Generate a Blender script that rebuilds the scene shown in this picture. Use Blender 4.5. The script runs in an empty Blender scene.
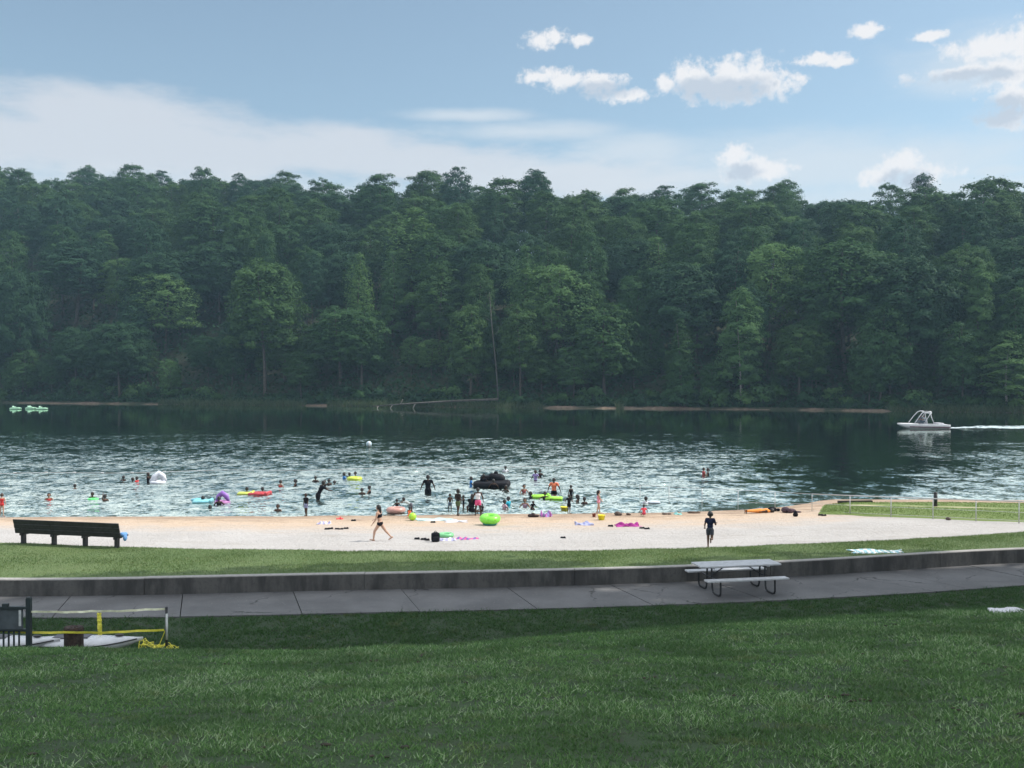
import bpy, bmesh, math, random
import numpy as np
from mathutils import Vector, Matrix
R = math.radians
random.seed(7); RNG = np.random.default_rng(11)
scene = bpy.context.scene
COL = scene.collection

# ------------------------------------------------------------------ camera
CAM_Z = 6.3
F = 1000.0
PITCH = math.atan(9.0 / F)
cam_d = bpy.data.cameras.new('camera'); cam = bpy.data.objects.new('camera', cam_d); COL.objects.link(cam)
cam.location = (0, 0, CAM_Z); cam.rotation_euler = (R(90) - PITCH, 0, 0)
cam_d.sensor_width = 36.0; cam_d.lens = 36.0 * F / 1024.0
cam_d.clip_start = 0.1; cam_d.clip_end = 9000
scene.camera = cam
CA, SA = math.cos(PITCH), math.sin(PITCH)

def ray(px, row):
    u = (px - 512) / F; v = (384 - row) / F
    return Vector((u, CA + v * SA, -SA + v * CA))
def P(px, row, z=0.0):                       # the point of height z seen at a place of the photograph
    d = ray(px, row); t = (z - CAM_Z) / d.z
    return Vector((d.x * t, d.y * t, z))
def PY(px, row, y):                          # the point at distance y
    d = ray(px, row); t = y / d.y
    return Vector((d.x * t, y, CAM_Z + d.z * t))

# ------------------------------------------------------------------ object helpers
def tag(o, label=None, cat=None, group=None, kind=None):
    if label: o['label'] = label
    if cat: o['category'] = cat
    if group: o['group'] = group
    if kind: o['kind'] = kind
    return o
def empty(name, loc, rz=0.0, label=None, cat=None, group=None, scale=1.0):
    o = bpy.data.objects.new(name, None); COL.objects.link(o)
    o.location = loc; o.rotation_euler = (0, 0, rz); o.scale = (scale,) * 3
    o.empty_display_size = 0.2
    return tag(o, label, cat, group)
def link(name, me, mat=None, parent=None, smooth=False):
    if mat: me.materials.append(mat)
    if smooth: me.polygons.foreach_set('use_smooth', [True] * len(me.polygons))
    o = bpy.data.objects.new(name, me); COL.objects.link(o)
    if parent: o.parent = parent
    return o
def np_mesh(name, V, Q, attr=None):          # V (n,3), Q (m,k) constant k
    me = bpy.data.meshes.new(name); V = np.asarray(V, np.float32); Q = np.asarray(Q, np.int32)
    k = Q.shape[1]
    me.vertices.add(len(V)); me.vertices.foreach_set('co', V.ravel())
    me.loops.add(Q.size); me.loops.foreach_set('vertex_index', Q.ravel())
    me.polygons.add(len(Q)); me.polygons.foreach_set('loop_start', np.arange(0, Q.size, k, dtype=np.int32))
    try: me.polygons.foreach_set('loop_total', np.full(len(Q), k, np.int32))
    except Exception: pass
    if attr is not None:
        a = me.attributes.new('tint', 'FLOAT', 'POINT'); a.data.foreach_set('value', np.asarray(attr, np.float32))
    me.update(calc_edges=True); me.validate()
    return me

def sph(n=12, m=8):
    V = [(0, 0, -1)]
    for j in range(1, m):
        a = -math.pi / 2 + math.pi * j / m
        for i in range(n):
            b = 2 * math.pi * i / n
            V.append((math.cos(a) * math.cos(b), math.cos(a) * math.sin(b), math.sin(a)))
    V.append((0, 0, 1)); Fc = []
    for i in range(n): Fc.append((0, 1 + (i + 1) % n, 1 + i))
    for j in range(m - 2):
        for i in range(n):
            a = 1 + j * n
            Fc.append((a + i, a + (i + 1) % n, a + n + (i + 1) % n, a + n + i))
    t = 1 + (m - 2) * n; top = len(V) - 1
    for i in range(n): Fc.append((t + i, t + (i + 1) % n, top))
    return V, Fc
SV, SF = sph()
def frame_of(d):
    d = d.normalized(); up = Vector((0, 0, 1)) if abs(d.z) < .95 else Vector((0, 1, 0))
    x = up.cross(d).normalized(); y = d.cross(x)
    return x, y, d

class MB:
    """collects shapes for ONE mesh object"""
    def __init__(s): s.v = []; s.f = []
    def add(s, V, Fc):
        o = len(s.v); s.v += [tuple(p) for p in V]; s.f += [tuple(i + o for i in f) for f in Fc]; return s
    def box(s, c, size, rz=0.0, M=None, bev=0.0):
        hx, hy, hz = size[0] / 2, size[1] / 2, size[2] / 2
        if bev:
            bm = bmesh.new(); bmesh.ops.create_cube(bm, size=1)
            bmesh.ops.scale(bm, vec=size, verts=bm.verts)
            bmesh.ops.bevel(bm, geom=bm.edges[:], offset=bev, segments=2, affect='EDGES', profile=.6)
            bm.verts.index_update(); V = [v.co.copy() for v in bm.verts]; Fc = [[v.index for v in f.verts] for f in bm.faces]; bm.free()
        else:
            V = [Vector((x, y, z)) for x in (-hx, hx) for y in (-hy, hy) for z in (-hz, hz)]
            Fc = [(0, 1, 3, 2), (4, 6, 7, 5), (0, 4, 5, 1), (2, 3, 7, 6), (0, 2, 6, 4), (1, 5, 7, 3)]
        m = M if M is not None else Matrix.Rotation(rz, 3, 'Z')
        return s.add([Vector(c) + m @ v for v in V], Fc)
    def ell(s, c, r, M=None):
        r = r if hasattr(r, '__len__') else (r, r, r)
        m = M if M is not None else Matrix.Identity(3)
        return s.add([Vector(c) + m @ Vector((v[0] * r[0], v[1] * r[1], v[2] * r[2])) for v in SV], SF)
    def cap(s, a, b, ra, rb):
        a = Vector(a); b = Vector(b); d = b - a
        if d.length < 1e-5: return s.ell(a, max(ra, rb))
        x, y, z = frame_of(d); V = []
        for v in SV:
            base, r = (a, ra) if v[2] < -1e-6 else (b, rb)
            V.append(base + (x * v[0] + y * v[1] + z * v[2]) * r)
        V2 = []
        for v in SV:
            if abs(v[2]) <= 1e-6: V2.append(a + (x * v[0] + y * v[1]) * ra)
        n = 12; o = len(s.v)
        # insert an extra ring at a for a straight side
        jmid = 4; Vn = []; Fn = []
        rings = []
        for j in range(1, 8):
            ring = V[1 + (j - 1) * n:1 + j * n]
            if j == jmid: rings.append(V2)
            rings.append(ring)
        Vn = [V[0]] + [p for rg in rings for p in rg] + [V[-1]]
        L = len(rings)
        for i in range(n): Fn.append((0, 1 + (i + 1) % n, 1 + i))
        for j in range(L - 1):
            q = 1 + j * n
            for i in range(n): Fn.append((q + i, q + (i + 1) % n, q + n + (i + 1) % n, q + n + i))
        q = 1 + (L - 1) * n
        for i in range(n): Fn.append((q + i, q + (i + 1) % n, len(Vn) - 1))
        return s.add(Vn, Fn)
    def tube(s, pts, rad, n=8, caps=True, closed=False):
        pts = [Vector(p) for p in pts]; N = len(pts)
        rad = rad if hasattr(rad, '__len__') else [rad] * N
        V = []; prev = None
        for i, p in enumerate(pts):
            if closed: d = pts[(i + 1) % N] - pts[i - 1]
            else: d = pts[min(i + 1, N - 1)] - pts[max(i - 1, 0)]
            d.normalize()
            if prev is None: x, y, _ = frame_of(d)
            else:
                x = (prev - d * prev.dot(d)).normalized(); y = d.cross(x)
            prev = x
            for k in range(n):
                a = 2 * math.pi * k / n; V.append(p + (x * math.cos(a) + y * math.sin(a)) * rad[i])
        Fc = []
        for i in range(N if closed else N - 1):
            j = (i + 1) % N
            for k in range(n): Fc.append((i * n + k, i * n + (k + 1) % n, j * n + (k + 1) % n, j * n + k))
        if caps and not closed:
            Fc.append(tuple(range(n - 1, -1, -1))); Fc.append(tuple((N - 1) * n + k for k in range(n)))
        return s.add(V, Fc)
    def lathe(s, prof, n=24, c=(0, 0, 0), M=None):   # prof: (r, z) pairs
        m = M if M is not None else Matrix.Identity(3); V = []; Fc = []
        for r, z in prof:
            for k in range(n):
                a = 2 * math.pi * k / n; V.append(Vector(c) + m @ Vector((r * math.cos(a), r * math.sin(a), z)))
        for i in range(len(prof) - 1):
            for k in range(n): Fc.append((i * n + k, i * n + (k + 1) % n, (i + 1) * n + (k + 1) % n, (i + 1) * n + k))
        return s.add(V, Fc)
    def torus(s, c, Rr, r, M=None, n=32, k=12, sq=1.0):
        m = M if M is not None else Matrix.Identity(3); V = []; Fc = []
        for i in range(n):
            a = 2 * math.pi * i / n
            for j in range(k):
                b = 2 * math.pi * j / k; q = Rr + r * math.cos(b)
                V.append(Vector(c) + m @ Vector((q * math.cos(a), q * math.sin(a), r * sq * math.sin(b))))
        for i in range(n):
            for j in range(k):
                Fc.append((i * k + j, ((i + 1) % n) * k + j, ((i + 1) % n) * k + (j + 1) % k, i * k + (j + 1) % k))
        return s.add(V, Fc)
    def sheet(s, fn, nu, nv):                # closed thin-free grid from fn(u,v)
        o = [fn(i / (nu - 1), j / (nv - 1)) for j in range(nv) for i in range(nu)]
        return s.add(o, [(j * nu + i, j * nu + i + 1, (j + 1) * nu + i + 1, (j + 1) * nu + i) for j in range(nv - 1) for i in range(nu - 1)])
    def mesh(s, name):
        me = bpy.data.meshes.new(name); me.from_pydata([tuple(v) for v in s.v], [], s.f); me.update(); return me
    def build(s, name, mat, parent=None, smooth=False):
        return link(name, s.mesh(name), mat, parent, smooth)

# ------------------------------------------------------------------ material helpers
class NT:
    def __init__(s, tree): s.t = tree; s.n = tree.nodes; s.l = tree.links
    def node(s, kind, **kw):
        nd = s.n.new(kind)
        for k, v in kw.items(): setattr(nd, k, v)
        return nd
    def put(s, sock, v):
        if isinstance(v, bpy.types.NodeSocket): s.l.new(v, sock)
        elif v is not None: sock.default_value = v
    def math(s, op, a, b=None, c=None, clamp=False):
        nd = s.node('ShaderNodeMath', operation=op, use_clamp=clamp); s.put(nd.inputs[0], a); s.put(nd.inputs[1], b); s.put(nd.inputs[2], c); return nd.outputs[0]
    def vmath(s, op, a, b=None):
        nd = s.node('ShaderNodeVectorMath', operation=op); s.put(nd.inputs[0], a); s.put(nd.inputs[1], b)
        return nd.outputs['Value'] if op in ('LENGTH', 'DOT_PRODUCT', 'DISTANCE') else nd.outputs[0]
    def noise(s, vec, scale, detail=3, rough=.55, color=False, dist=0):
        nd = s.node('ShaderNodeTexNoise'); s.put(nd.inputs['Vector'], vec); nd.inputs['Scale'].default_value = scale
        nd.inputs['Detail'].default_value = detail; nd.inputs['Roughness'].default_value = rough; nd.inputs['Distortion'].default_value = dist
        return nd.outputs['Color' if color else 'Fac']
    def ramp(s, fac, lo, hi, a=0.0, b=1.0, smooth=True):
        nd = s.node('ShaderNodeMapRange'); nd.interpolation_type = 'SMOOTHSTEP' if smooth else 'LINEAR'
        s.put(nd.inputs[0], fac); s.put(nd.inputs[1], lo); s.put(nd.inputs[2], hi); s.put(nd.inputs[3], a); s.put(nd.inputs[4], b); return nd.outputs[0]
    def mix(s, fac, a, b):
        nd = s.node('ShaderNodeMix', data_type='RGBA'); s.put(nd.inputs['Factor'], fac)
        s.put(nd.inputs[6], a if isinstance(a, bpy.types.NodeSocket) else (*a, 1)); s.put(nd.inputs[7], b if isinstance(b, bpy.types.NodeSocket) else (*b, 1)); return nd.outputs[2]
    def obj(s): return s.node('ShaderNodeTexCoord').outputs['Object']
    def pos(s): return s.node('ShaderNodeNewGeometry').outputs['Position']
    def attr(s, name): return s.node('ShaderNodeAttribute', attribute_name=name).outputs['Fac']
    def bump(s, h, strength=.5, dist=.01):
        nd = s.node('ShaderNodeBump'); nd.inputs['Strength'].default_value = strength; nd.inputs['Distance'].default_value = dist; s.put(nd.inputs['Height'], h); return nd.outputs[0]
def newmat(name):
    m = bpy.data.materials.new(name); m.use_nodes = True; t = NT(m.node_tree); b = m.node_tree.nodes['Principled BSDF']; return m, t, b
MATS = {}
def mat(name, col, rough=.6, var=.18, scale=6.0, bump=0.0, bscale=40, metal=0.0, spec=.5):
    if name in MATS: return MATS[name]
    m, t, b = newmat(name); o = t.obj()
    n = t.noise(o, scale, 4)
    lo = tuple(c * (1 - var) for c in col); hi = tuple(min(1, c * (1 + var)) for c in col)
    t.put(b.inputs['Base Color'], t.mix(t.ramp(n, .3, .7), lo, hi))
    t.put(b.inputs['Roughness'], t.ramp(t.noise(o, scale * 2.3, 3), .3, .7, max(.05, rough - .1), min(1, rough + .1)))
    b.inputs['Metallic'].default_value = metal; b.inputs['Specular IOR Level'].default_value = spec
    if bump: t.put(b.inputs['Normal'], t.bump(t.noise(o, bscale, 5), .6, bump))
    MATS[name] = m; return m

def interp_px(table):                        # table of (px,row): row as a function of px
    T = np.array(table, float)
    return lambda px: float(np.interp(px, T[:, 0], T[:, 1]))
def world_curve(table, z):                   # (px,row) points on plane z -> y as a smooth function of x
    pts = sorted([tuple(P(a, b, z)) for a, b in table])
    xs = np.array([p[0] for p in pts]); ys = np.array([p[1] for p in pts])
    c = np.polyfit(xs, ys, 5 if len(pts) > 7 else 3)
    lo, hi = xs[0], xs[-1]
    def f(x):
        x = np.asarray(x, float); xc = np.clip(x, lo, hi)
        dl = np.polyval(np.polyder(c), lo); dh = np.polyval(np.polyder(c), hi)
        return np.polyval(c, xc) + np.where(x < lo, (x - lo) * dl, 0) + np.where(x > hi, (x - hi) * dh, 0)
    return f
def vnoise(x, y, s, seed=0):                 # cheap smooth value noise, vectorised
    x = np.asarray(x, float) * s; y = np.asarray(y, float) * s
    xi = np.floor(x).astype(int); yi = np.floor(y).astype(int); fx = x - xi; fy = y - yi
    def h(a, b):
        n = (a * 374761393 + b * 668265263 + seed * 974711) & 0x7fffffff
        n = ((n ^ (n >> 13)) * 1274126177) & 0x7fffffff
        return ((n ^ (n >> 16)) & 0xffff) / 65535.0
    fx = fx * fx * (3 - 2 * fx); fy = fy * fy * (3 - 2 * fy)
    return (h(xi, yi) * (1 - fx) + h(xi + 1, yi) * fx) * (1 - fy) + (h(xi, yi + 1) * (1 - fx) + h(xi + 1, yi + 1) * fx) * fy
def grid_mesh(name, X, Y, Z, attr=None):
    nv, nu = X.shape
    V = np.stack([X, Y, Z], -1).reshape(-1, 3)
    i = np.arange(nv - 1)[:, None] * nu + np.arange(nu - 1)[None]
    Q = np.stack([i, i + 1, i + nu + 1, i + nu], -1).reshape(-1, 4)
    return np_mesh(name, V, Q, None if attr is None else np.asarray(attr).ravel())
# ------------------------------------------------------------------ settings
SUN_AZ, SUN_EL, SUN_E, SKY_S, SKY_SAT, CLOUD_S, EXPO, HAZE = 80, 52, 2.75, .087, .74, .57, .70, .00030
WAVE_AMP, WATER_IOR, GRASS = 2.0, 2.0, 1.0
SHADE = [(18, 23, .97), (17, 11, 1.0), (22, 19, 1.0), (25, 6, 1.0), (29, 15, 1.0), (35, 25.5, 1.0), (39, 15, 1.0), (43, 26, .95)]
# ------------------------------------------------------------------ curves of the place, read off the photograph and laid on their own planes
Z_PATH, Z_WALL = .35, .80
f_path = world_curve([(0, 617), (150, 616.5), (300, 614), (400, 612), (500, 609), (650, 605), (800, 599.5), (900, 593.5), (1024, 585)], Z_PATH)
f_wall = world_curve([(0, 596), (150, 594.5), (300, 591.5), (400, 589), (500, 587), (660, 583), (800, 576), (900, 570), (1024, 563)], Z_PATH)
f_sand = world_curve([(-40, 543), (0, 544), (120, 548.5), (200, 551), (400, 552.5), (500, 552.5), (600, 552), (680, 551), (760, 547.5), (850, 543), (930, 540), (1024, 534)], .55)
WT = [(-300, 519), (0, 517.5), (150, 517), (300, 516), (420, 515), (520, 514), (600, 513.2), (680, 512), (740, 510), (780, 507.5), (806, 504), (818, 501), (835, 499.2), (870, 499.2), (930, 499.4), (1024, 500), (1200, 501.5)]
_w = sorted(tuple(P(a, b, 0)) for a, b in WT); _wx = np.array([p[0] for p in _w]); _wy = np.array([p[1] for p in _w])
f_water = lambda x: np.interp(x, _wx, _wy) + .35 * (vnoise(x, np.zeros_like(np.asarray(x, float)), .5, 3) - .5)
SHORE = [(-200, 401), (0, 403), (150, 404.5), (256, 405.5), (400, 407), (512, 407.8), (640, 408.8), (768, 409.8), (900, 411.5), (1024, 413), (1200, 414)]
_s = sorted(tuple(P(a, b, 0)) for a, b in SHORE); _sx = np.array([p[0] for p in _s]); _sy = np.array([p[1] for p in _s])
def f_shore(x): return np.interp(x, _sx, _sy) + 2.5 * (vnoise(x, np.zeros_like(np.asarray(x, float)), .06, 9) - .5)

def crest(x):
    yc = np.interp(x, (-20, -12, -2, 2.5, 9, 15, 22), (17.3, 17.5, 18.0, 19.2, 21.4, 23.0, 24.5))
    row = np.interp(x / np.maximum(yc, 1) * F + 512, (0, 300, 420, 640, 830, 1024), (650, 650, 647, 630, 620, 608))
    return yc, CAM_Z - (row - 375) / F * yc
def ground_z(x, y):
    x = np.asarray(x, float); y = np.asarray(y, float)
    yc, zc = crest(x)
    l1 = 4.68 + (zc - 4.68) * y / yc
    soft = np.interp(x, (-5, 3, 12), (0.0, .18, .22))
    l2 = zc - (.50 - soft) * (y - yc)
    k = .22; hh = np.clip(.5 + .5 * (l2 - l1) / k, 0, 1)
    z = l2 * (1 - hh) + l1 * hh - k * hh * (1 - hh) + .04
    fl = .31
    k = .15; hh = np.clip(.5 + .5 * (z - fl) / k, 0, 1)
    z = fl * (1 - hh) + z * hh + k * hh * (1 - hh)
    z = np.where(y > f_path(x) - .05, np.minimum(z, .335), z)
    return z + .05 * (vnoise(x, y, .9, 5) - .5) * np.clip((f_path(x) - y) / 2, 0, 1) + .10 * (vnoise(x, y, .25, 6) - .5) * np.clip((f_path(x) - y) / 4, 0, 1)


def sand_surf(x, y):
    v = (np.asarray(y, float) - f_sand(x)) / (f_water(x) - f_sand(x)); return np.where(v <= 1, .55 * np.clip(1 - v, 0, 1.1) ** 1.25, -(v - 1) * 1.2)
def on_sand(px, row):                        # where that place of the photograph meets the sand
    z = .2
    for _ in range(12): p = P(px, row, z); z = .5 * z + .5 * float(sand_surf(p.x, p.y))
    p = P(px, row, z); return p
def on_lawn(px, row):
    z = .7
    for _ in range(12): p = P(px, row, z); z = float(lawn_z(p.x, p.y))
    return P(px, row, z)
def lawn_z(x, y):
    v = np.clip((y - f_wall(x) - .14) / (f_sand(x) - f_wall(x)), 0, 1); return Z_WALL - .015 - .20 * v ** 1.3
# ------------------------------------------------------------------ people (built first, while the scene is small)
SKINS = [mat('skin_light', (.50, .30, .21), .5, .08, 12), mat('skin_tan', (.30, .16, .095), .5, .08, 12), mat('skin_brown', (.11, .058, .036), .55, .08, 12, spec=.3), mat('skin_deep', (.062, .035, .023), .55, .08, 12, spec=.25)]
HAIRS = {'black': mat('hair_black', (.012, .010, .009), .5, .2, 60), 'brown': mat('hair_brown', (.05, .028, .016), .5, .2, 60)}
CLOTH = {}
def cloth(col):
    k = 'fabric_%d_%d_%d' % tuple(int(c * 100) for c in col)
    return mat(k, col, .85, .12, 25, .002, 300, spec=.12)
BLACK = (.012, .012, .016); NAVY = (.015, .02, .05); PINK = (.75, .12, .28); RED = (.6, .05, .05); ORANGE = (.85, .18, .06)
WHITE = (.75, .76, .80); BLUE = (.05, .2, .5); CYAN = (.05, .45, .6); PURPLE = (.35, .28, .55); GREY = (.42, .47, .47); OLIVE = (.09, .12, .06)

def rx(v, a):                                # swing forward: down -> +y
    c, s = math.cos(a), math.sin(a); return Vector((v[0], v[1] * c - v[2] * s, v[1] * s + v[2] * c))
def limb_dir(swing, abd, side):
    d = rx(Vector((0, 0, -1)), R(swing)); a = R(abd) * side
    c, s = math.cos(a), math.sin(a)          # rotate about y, outward
    return Vector((d.x * c - d.z * s, d.y, d.x * s + d.z * c)).normalized()

def person(h, lean=0, arms=((10, 12, 15), (-5, 12, 15)), legs=((6, 3, 5), (-6, 3, 5)), kid=True, waist_only=False,
           fingers=False, roll=0, head_yaw=0):
    """returns body mesh data and regions, feet or seat at z=0, facing +y"""
    hs = 1.22 if kid else 1.0
    sw = .098 if kid else .112
    B = MB(); seg = []
    def bone(a, b, ra, rb, reg): B.cap(a, b, ra, rb); seg.append((Vector(a), Vector(b), (ra + rb) / 2, reg))
    def blob(c, r, M, reg): B.ell(c, r, M); seg.append((Vector(c), Vector(c) + Vector((0, 0, .001)), sum(r) / 3, reg))
    hip = Vector((0, 0, .52)); A = R(lean)
    MT = Matrix.Rotation(-A, 3, 'X') @ Matrix.Rotation(R(roll), 3, 'Y')
    T = lambda x, y, z: hip + MT @ Vector((x, y, z))
    blob(T(0, 0, .01), (.088, .066, .075), MT, 'hips'); blob(T(0, .002, .105), (.076, .052, .085), MT, 'belly')
    blob(T(0, 0, .215), (.092, .062, .095), MT, 'chest'); bone(T(-sw + .015, 0, .285), T(sw - .015, 0, .285), .034, .034, 'collar')
    bone(T(0, -.004, .29), T(0, .004, .355), .033, .028, 'neck')
    MH = Matrix.Rotation(-A * .45, 3, 'X') @ Matrix.Rotation(R(head_yaw), 3, 'Z')
    hc = T(0, .004, .335) + MH @ Vector((0, .006, .075 * hs)); hr = Vector((.051, .06, .067)) * hs
    B.ell(hc + MH @ Vector((0, -.004, .008 * hs)), (hr.x, hr.y, hr.z * .92), MH); seg.append((hc, hc + MH @ Vector((0, 0, .01)), hr.z, 'head'))
    B.ell(hc + MH @ Vector((0, .020, -.030)) * hs, (.034 * hs, .036 * hs, .036 * hs), MH)          # jaw
    B.cap(hc + MH @ Vector((0, .055, .004)) * hs, hc + MH @ Vector((0, .066, -.016)) * hs, .006 * hs, .009 * hs)   # nose
    for s in (-1, 1): B.ell(hc + MH @ Vector((s * .051, -.004, -.006)) * hs, (.008 * hs, .014 * hs, .02 * hs), MH)  # ears
    fing = []
    for k, s in enumerate((-1, 1)):
        sh = T(s * sw, 0, .285); sw_, ab, bd = arms[k]
        d1 = limb_dir(sw_, ab, s); d2 = limb_dir(sw_ + bd, ab * .55, s)
        el = sh + d1 * .165; wr = el + d2 * .14
        bone(sh, el, .032, .023, 'arm_upper%d' % k); bone(el, wr, .024, .015, 'arm_lower%d' % k)
        x, y, z = frame_of(d2); pc = wr + d2 * .03
        Mx = Matrix((x, y, z)).transposed()
        B.ell(pc, (.020, .011, .032), Mx); seg.append((wr, wr + d2 * .09, .015, 'hand'))
        for q, (off, ln) in enumerate(((-.016, .038), (-.006, .045), (.005, .043), (.015, .033))):
            a = wr + d2 * .05 + x * off; b = a + d2 * ln * .55 + x * off * .2; c = b + d2 * ln * .4 - y * s * ln * .3
            fing.append((a, b, .0062, .0058)); fing.append((b, c, .0058, .005))
        a = wr + d2 * .018 + x * .016; b = a + d2 * .022 + x * .02; fing.append((a, b, .0075, .0065)); fing.append((b, b + d2 * .02 + x * .004, .0065, .0055))
    if fingers:
        for f in fing: B.cap(*f)
    else:
        for k in (0, 1): pass
    if not waist_only:
        for k, s in enumerate((-1, 1)):
            hj = Vector((s * .047, 0, .505)); sw_, ab, bd = legs[k]
            d1 = limb_dir(sw_, ab, s); d2 = limb_dir(sw_ - bd, ab * .5, s)
            kn = hj + d1 * .235; an = kn + d2 * .225
            bone(hj, kn, .053, .034, 'thigh%d' % k); bone(kn, an, .035, .019, 'shin%d' % k)
            B.cap(kn + d2 * .05 - Vector((0, .006, 0)), kn + d2 * .12 - Vector((0, .002, 0)), .030, .024)   # calf
            fd = rx(Vector((0, 1, 0)), R(sw_ - bd) * .75)
            hl = an + d2 * .012 - fd * .025; toe = hl + fd * .125
            bone(hl, toe, .022, .014, 'foot')
            B.ell(hl + fd * .085, (.026, .04, .014), None)
    me = B.mesh('tmp'); ob = bpy.data.objects.new('tmp', me); COL.objects.link(ob)
    for v in me.vertices: v.co *= h
    md = ob.modifiers.new('r', 'REMESH'); md.mode = 'VOXEL'; md.voxel_size = (.0075 if fingers else .0105) * h
    sm = ob.modifiers.new('s', 'SMOOTH'); sm.factor = .5; sm.iterations = 1 if fingers else 2
    dg = bpy.context.evaluated_depsgraph_get(); ev = ob.evaluated_get(dg)
    out = bpy.data.meshes.new_from_object(ev); bpy.data.objects.remove(ob)
    n = len(out.vertices); V = np.empty(n * 3, np.float32); out.vertices.foreach_get('co', V); V = V.reshape(-1, 3)
    # nearest bone of every vertex
    best = np.full(n, 1e9); reg = np.zeros(n, int); tt = np.zeros(n)
    for i, (a, b, r, nm) in enumerate(seg):
        a = np.array(a) * h; b = np.array(b) * h; d = b - a; L = (d * d).sum()
        t = np.clip(((V - a) @ d) / max(L, 1e-9), 0, 1); q = np.linalg.norm(V - (a + t[:, None] * d), axis=1) / (r * h)
        m = q < best; best[m] = q[m]; reg[m] = i; tt[m] = t[m]
    names = np.array([s[3] for s in seg])[reg]
    z0 = float(V[:, 2].min()); V[:, 2] -= z0; out.vertices.foreach_set('co', V.ravel())
    out.update()
    N = np.empty(n * 3, np.float32); out.vertices.foreach_get('normal', N); N = N.reshape(-1, 3)
    head = (np.array(hc) * h - np.array((0, 0, z0)), np.array(MH), np.array(hr) * h)
    tor = (np.array(T(0, 0, 0)) * h - np.array((0, 0, z0)), np.array(MT))
    return dict(me=out, V=V, N=N, names=names, t=tt, head=head, tor=tor, h=h)

def shell(p, mask, off, name):
    me = p['me']; fs = [tuple(f.vertices) for f in me.polygons if all(mask[i] for i in f.vertices)]
    if not fs: return None
    used = sorted({i for f in fs for i in f}); ix = {a: b for b, a in enumerate(used)}
    V = p['V'][used] + p['N'][used] * off
    m = bpy.data.meshes.new(name); m.from_pydata([tuple(map(float, v)) for v in V], [], [tuple(ix[i] for i in f) for f in fs]); m.update(); return m
def starts(nm, *pre): return np.array([any(x.startswith(q) for q in pre) for x in nm])

def dress(root, p, skin, wear, hair, hair_len):
    """body, hair and clothing meshes under root"""
    body = link('body', p['me'], SKINS[skin], root, True)
    nm, t, h, V = p['names'], p['t'], p['h'], p['V']
    hc, MH, hr = p['head']; L = (V - hc) @ MH / hr
    if hair:
        m = (nm == 'head') & ((L[:, 2] > .36) | ((L[:, 1] < .2) & (L[:, 2] > -.6))) & ~((L[:, 1] > .55) & (L[:, 2] < .55))
        s = shell(p, m, .012 * h, 'hair')
        if s:
            if hair_len > 0:
                bm = bmesh.new(); bm.from_mesh(s); B = MB(); M3 = Matrix(MH.tolist())
                top = Vector(hc) + M3 @ Vector((0, -hr[1] * .65, hr[2] * .15)); w = hr[0]
                bot = top + Vector((0, -.02 * h, -hair_len * h)); mid = (top + bot) / 2 - Vector((0, .012 * h, 0))
                B.cap(top, mid, w * .85, w * .62); B.cap(mid, bot, w * .62, w * .28)
                for f in B.f: pass
                vs = [bm.verts.new(v) for v in B.v]
                for f in B.f:
                    try: bm.faces.new([vs[i] for i in f])
                    except ValueError: pass
                bm.to_mesh(s); bm.free()
            link('hair', s, HAIRS[hair], root, True)
    M3 = Matrix(MH.tolist())
    for sx in (-1, 1): MB().ell(Vector(hc) + M3 @ Vector((sx * hr[0] * .40, hr[1] * .86, hr[2] * .02)), hr[0] * .13).build('eye', HAIRS['black'], root, True)
    tc, MT = p['tor']; TL = (V - tc) @ MT / h                 # torso frame, units of height
    for kind, col in wear:
        if kind == 'shirt': m = starts(nm, 'chest', 'belly', 'collar') | (starts(nm, 'arm_upper') & (t < .6)) | ((nm == 'hips') & (TL[:, 2] > .0)); o = .010
        elif kind == 'tank': m = (starts(nm, 'chest', 'belly') | (nm == 'collar')) & (TL[:, 2] < .28); o = .009
        elif kind == 'shorts': m = ((nm == 'hips') & (TL[:, 2] < .05)) | (starts(nm, 'thigh') & (t < .55)); o = .012
        elif kind == 'briefs': m = ((nm == 'hips') & (TL[:, 2] < .035)) | (starts(nm, 'thigh') & (t < .12)); o = .008
        elif kind == 'suit': m = (starts(nm, 'chest', 'belly', 'hips') & (TL[:, 2] < .265)) | (starts(nm, 'thigh') & (t < .1)); o = .008
        elif kind == 'top': m = starts(nm, 'chest') & (TL[:, 2] > .15) & (TL[:, 2] < .245); o = .010
        elif kind == 'dress': m = starts(nm, 'chest', 'belly', 'hips', 'collar') | (starts(nm, 'thigh') & (t < .6)) | (starts(nm, 'arm_upper') & (t < .45)); o = .013
        elif kind == 'pants': m = ((nm == 'hips') & (TL[:, 2] < .04)) | starts(nm, 'thigh', 'shin'); o = .011
        s = shell(p, m, o * h, kind)
        if s: link({'tank': 'tank_top', 'top': 'bikini_top', 'briefs': 'bikini_bottom', 'suit': 'swimsuit'}.get(kind, kind), s, cloth(col), root, True)
    return body

PEOPLE_N = 0
def put_person(px, base_row, label, h=1.2, z=0.0, face=0, group=None, sub=None, top_row=None, skin=2, wear=(('shorts', NAVY),),
               hair='black', hair_len=0, at=None, **pose):
    """feet (or waterline) at base_row on height z; top_row sinks the figure in the lake so only what the photo shows stands out"""
    loc = Vector(at) if at is not None else (on_sand(px, base_row) if z is None else P(px, base_row, z))
    if z is None and loc.z < -.08: loc.z = -.08
    p = person(h, waist_only=bool(sub), **pose)
    if top_row is not None:
        dist = loc.y; vis = (base_row - top_row) / F * dist
        loc.z = vis - float(p['V'][:, 2].max())
    root = empty('person', loc, R(face), label, 'person', group)
    dress(root, p, skin, wear, hair, hair_len)
    return root

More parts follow.
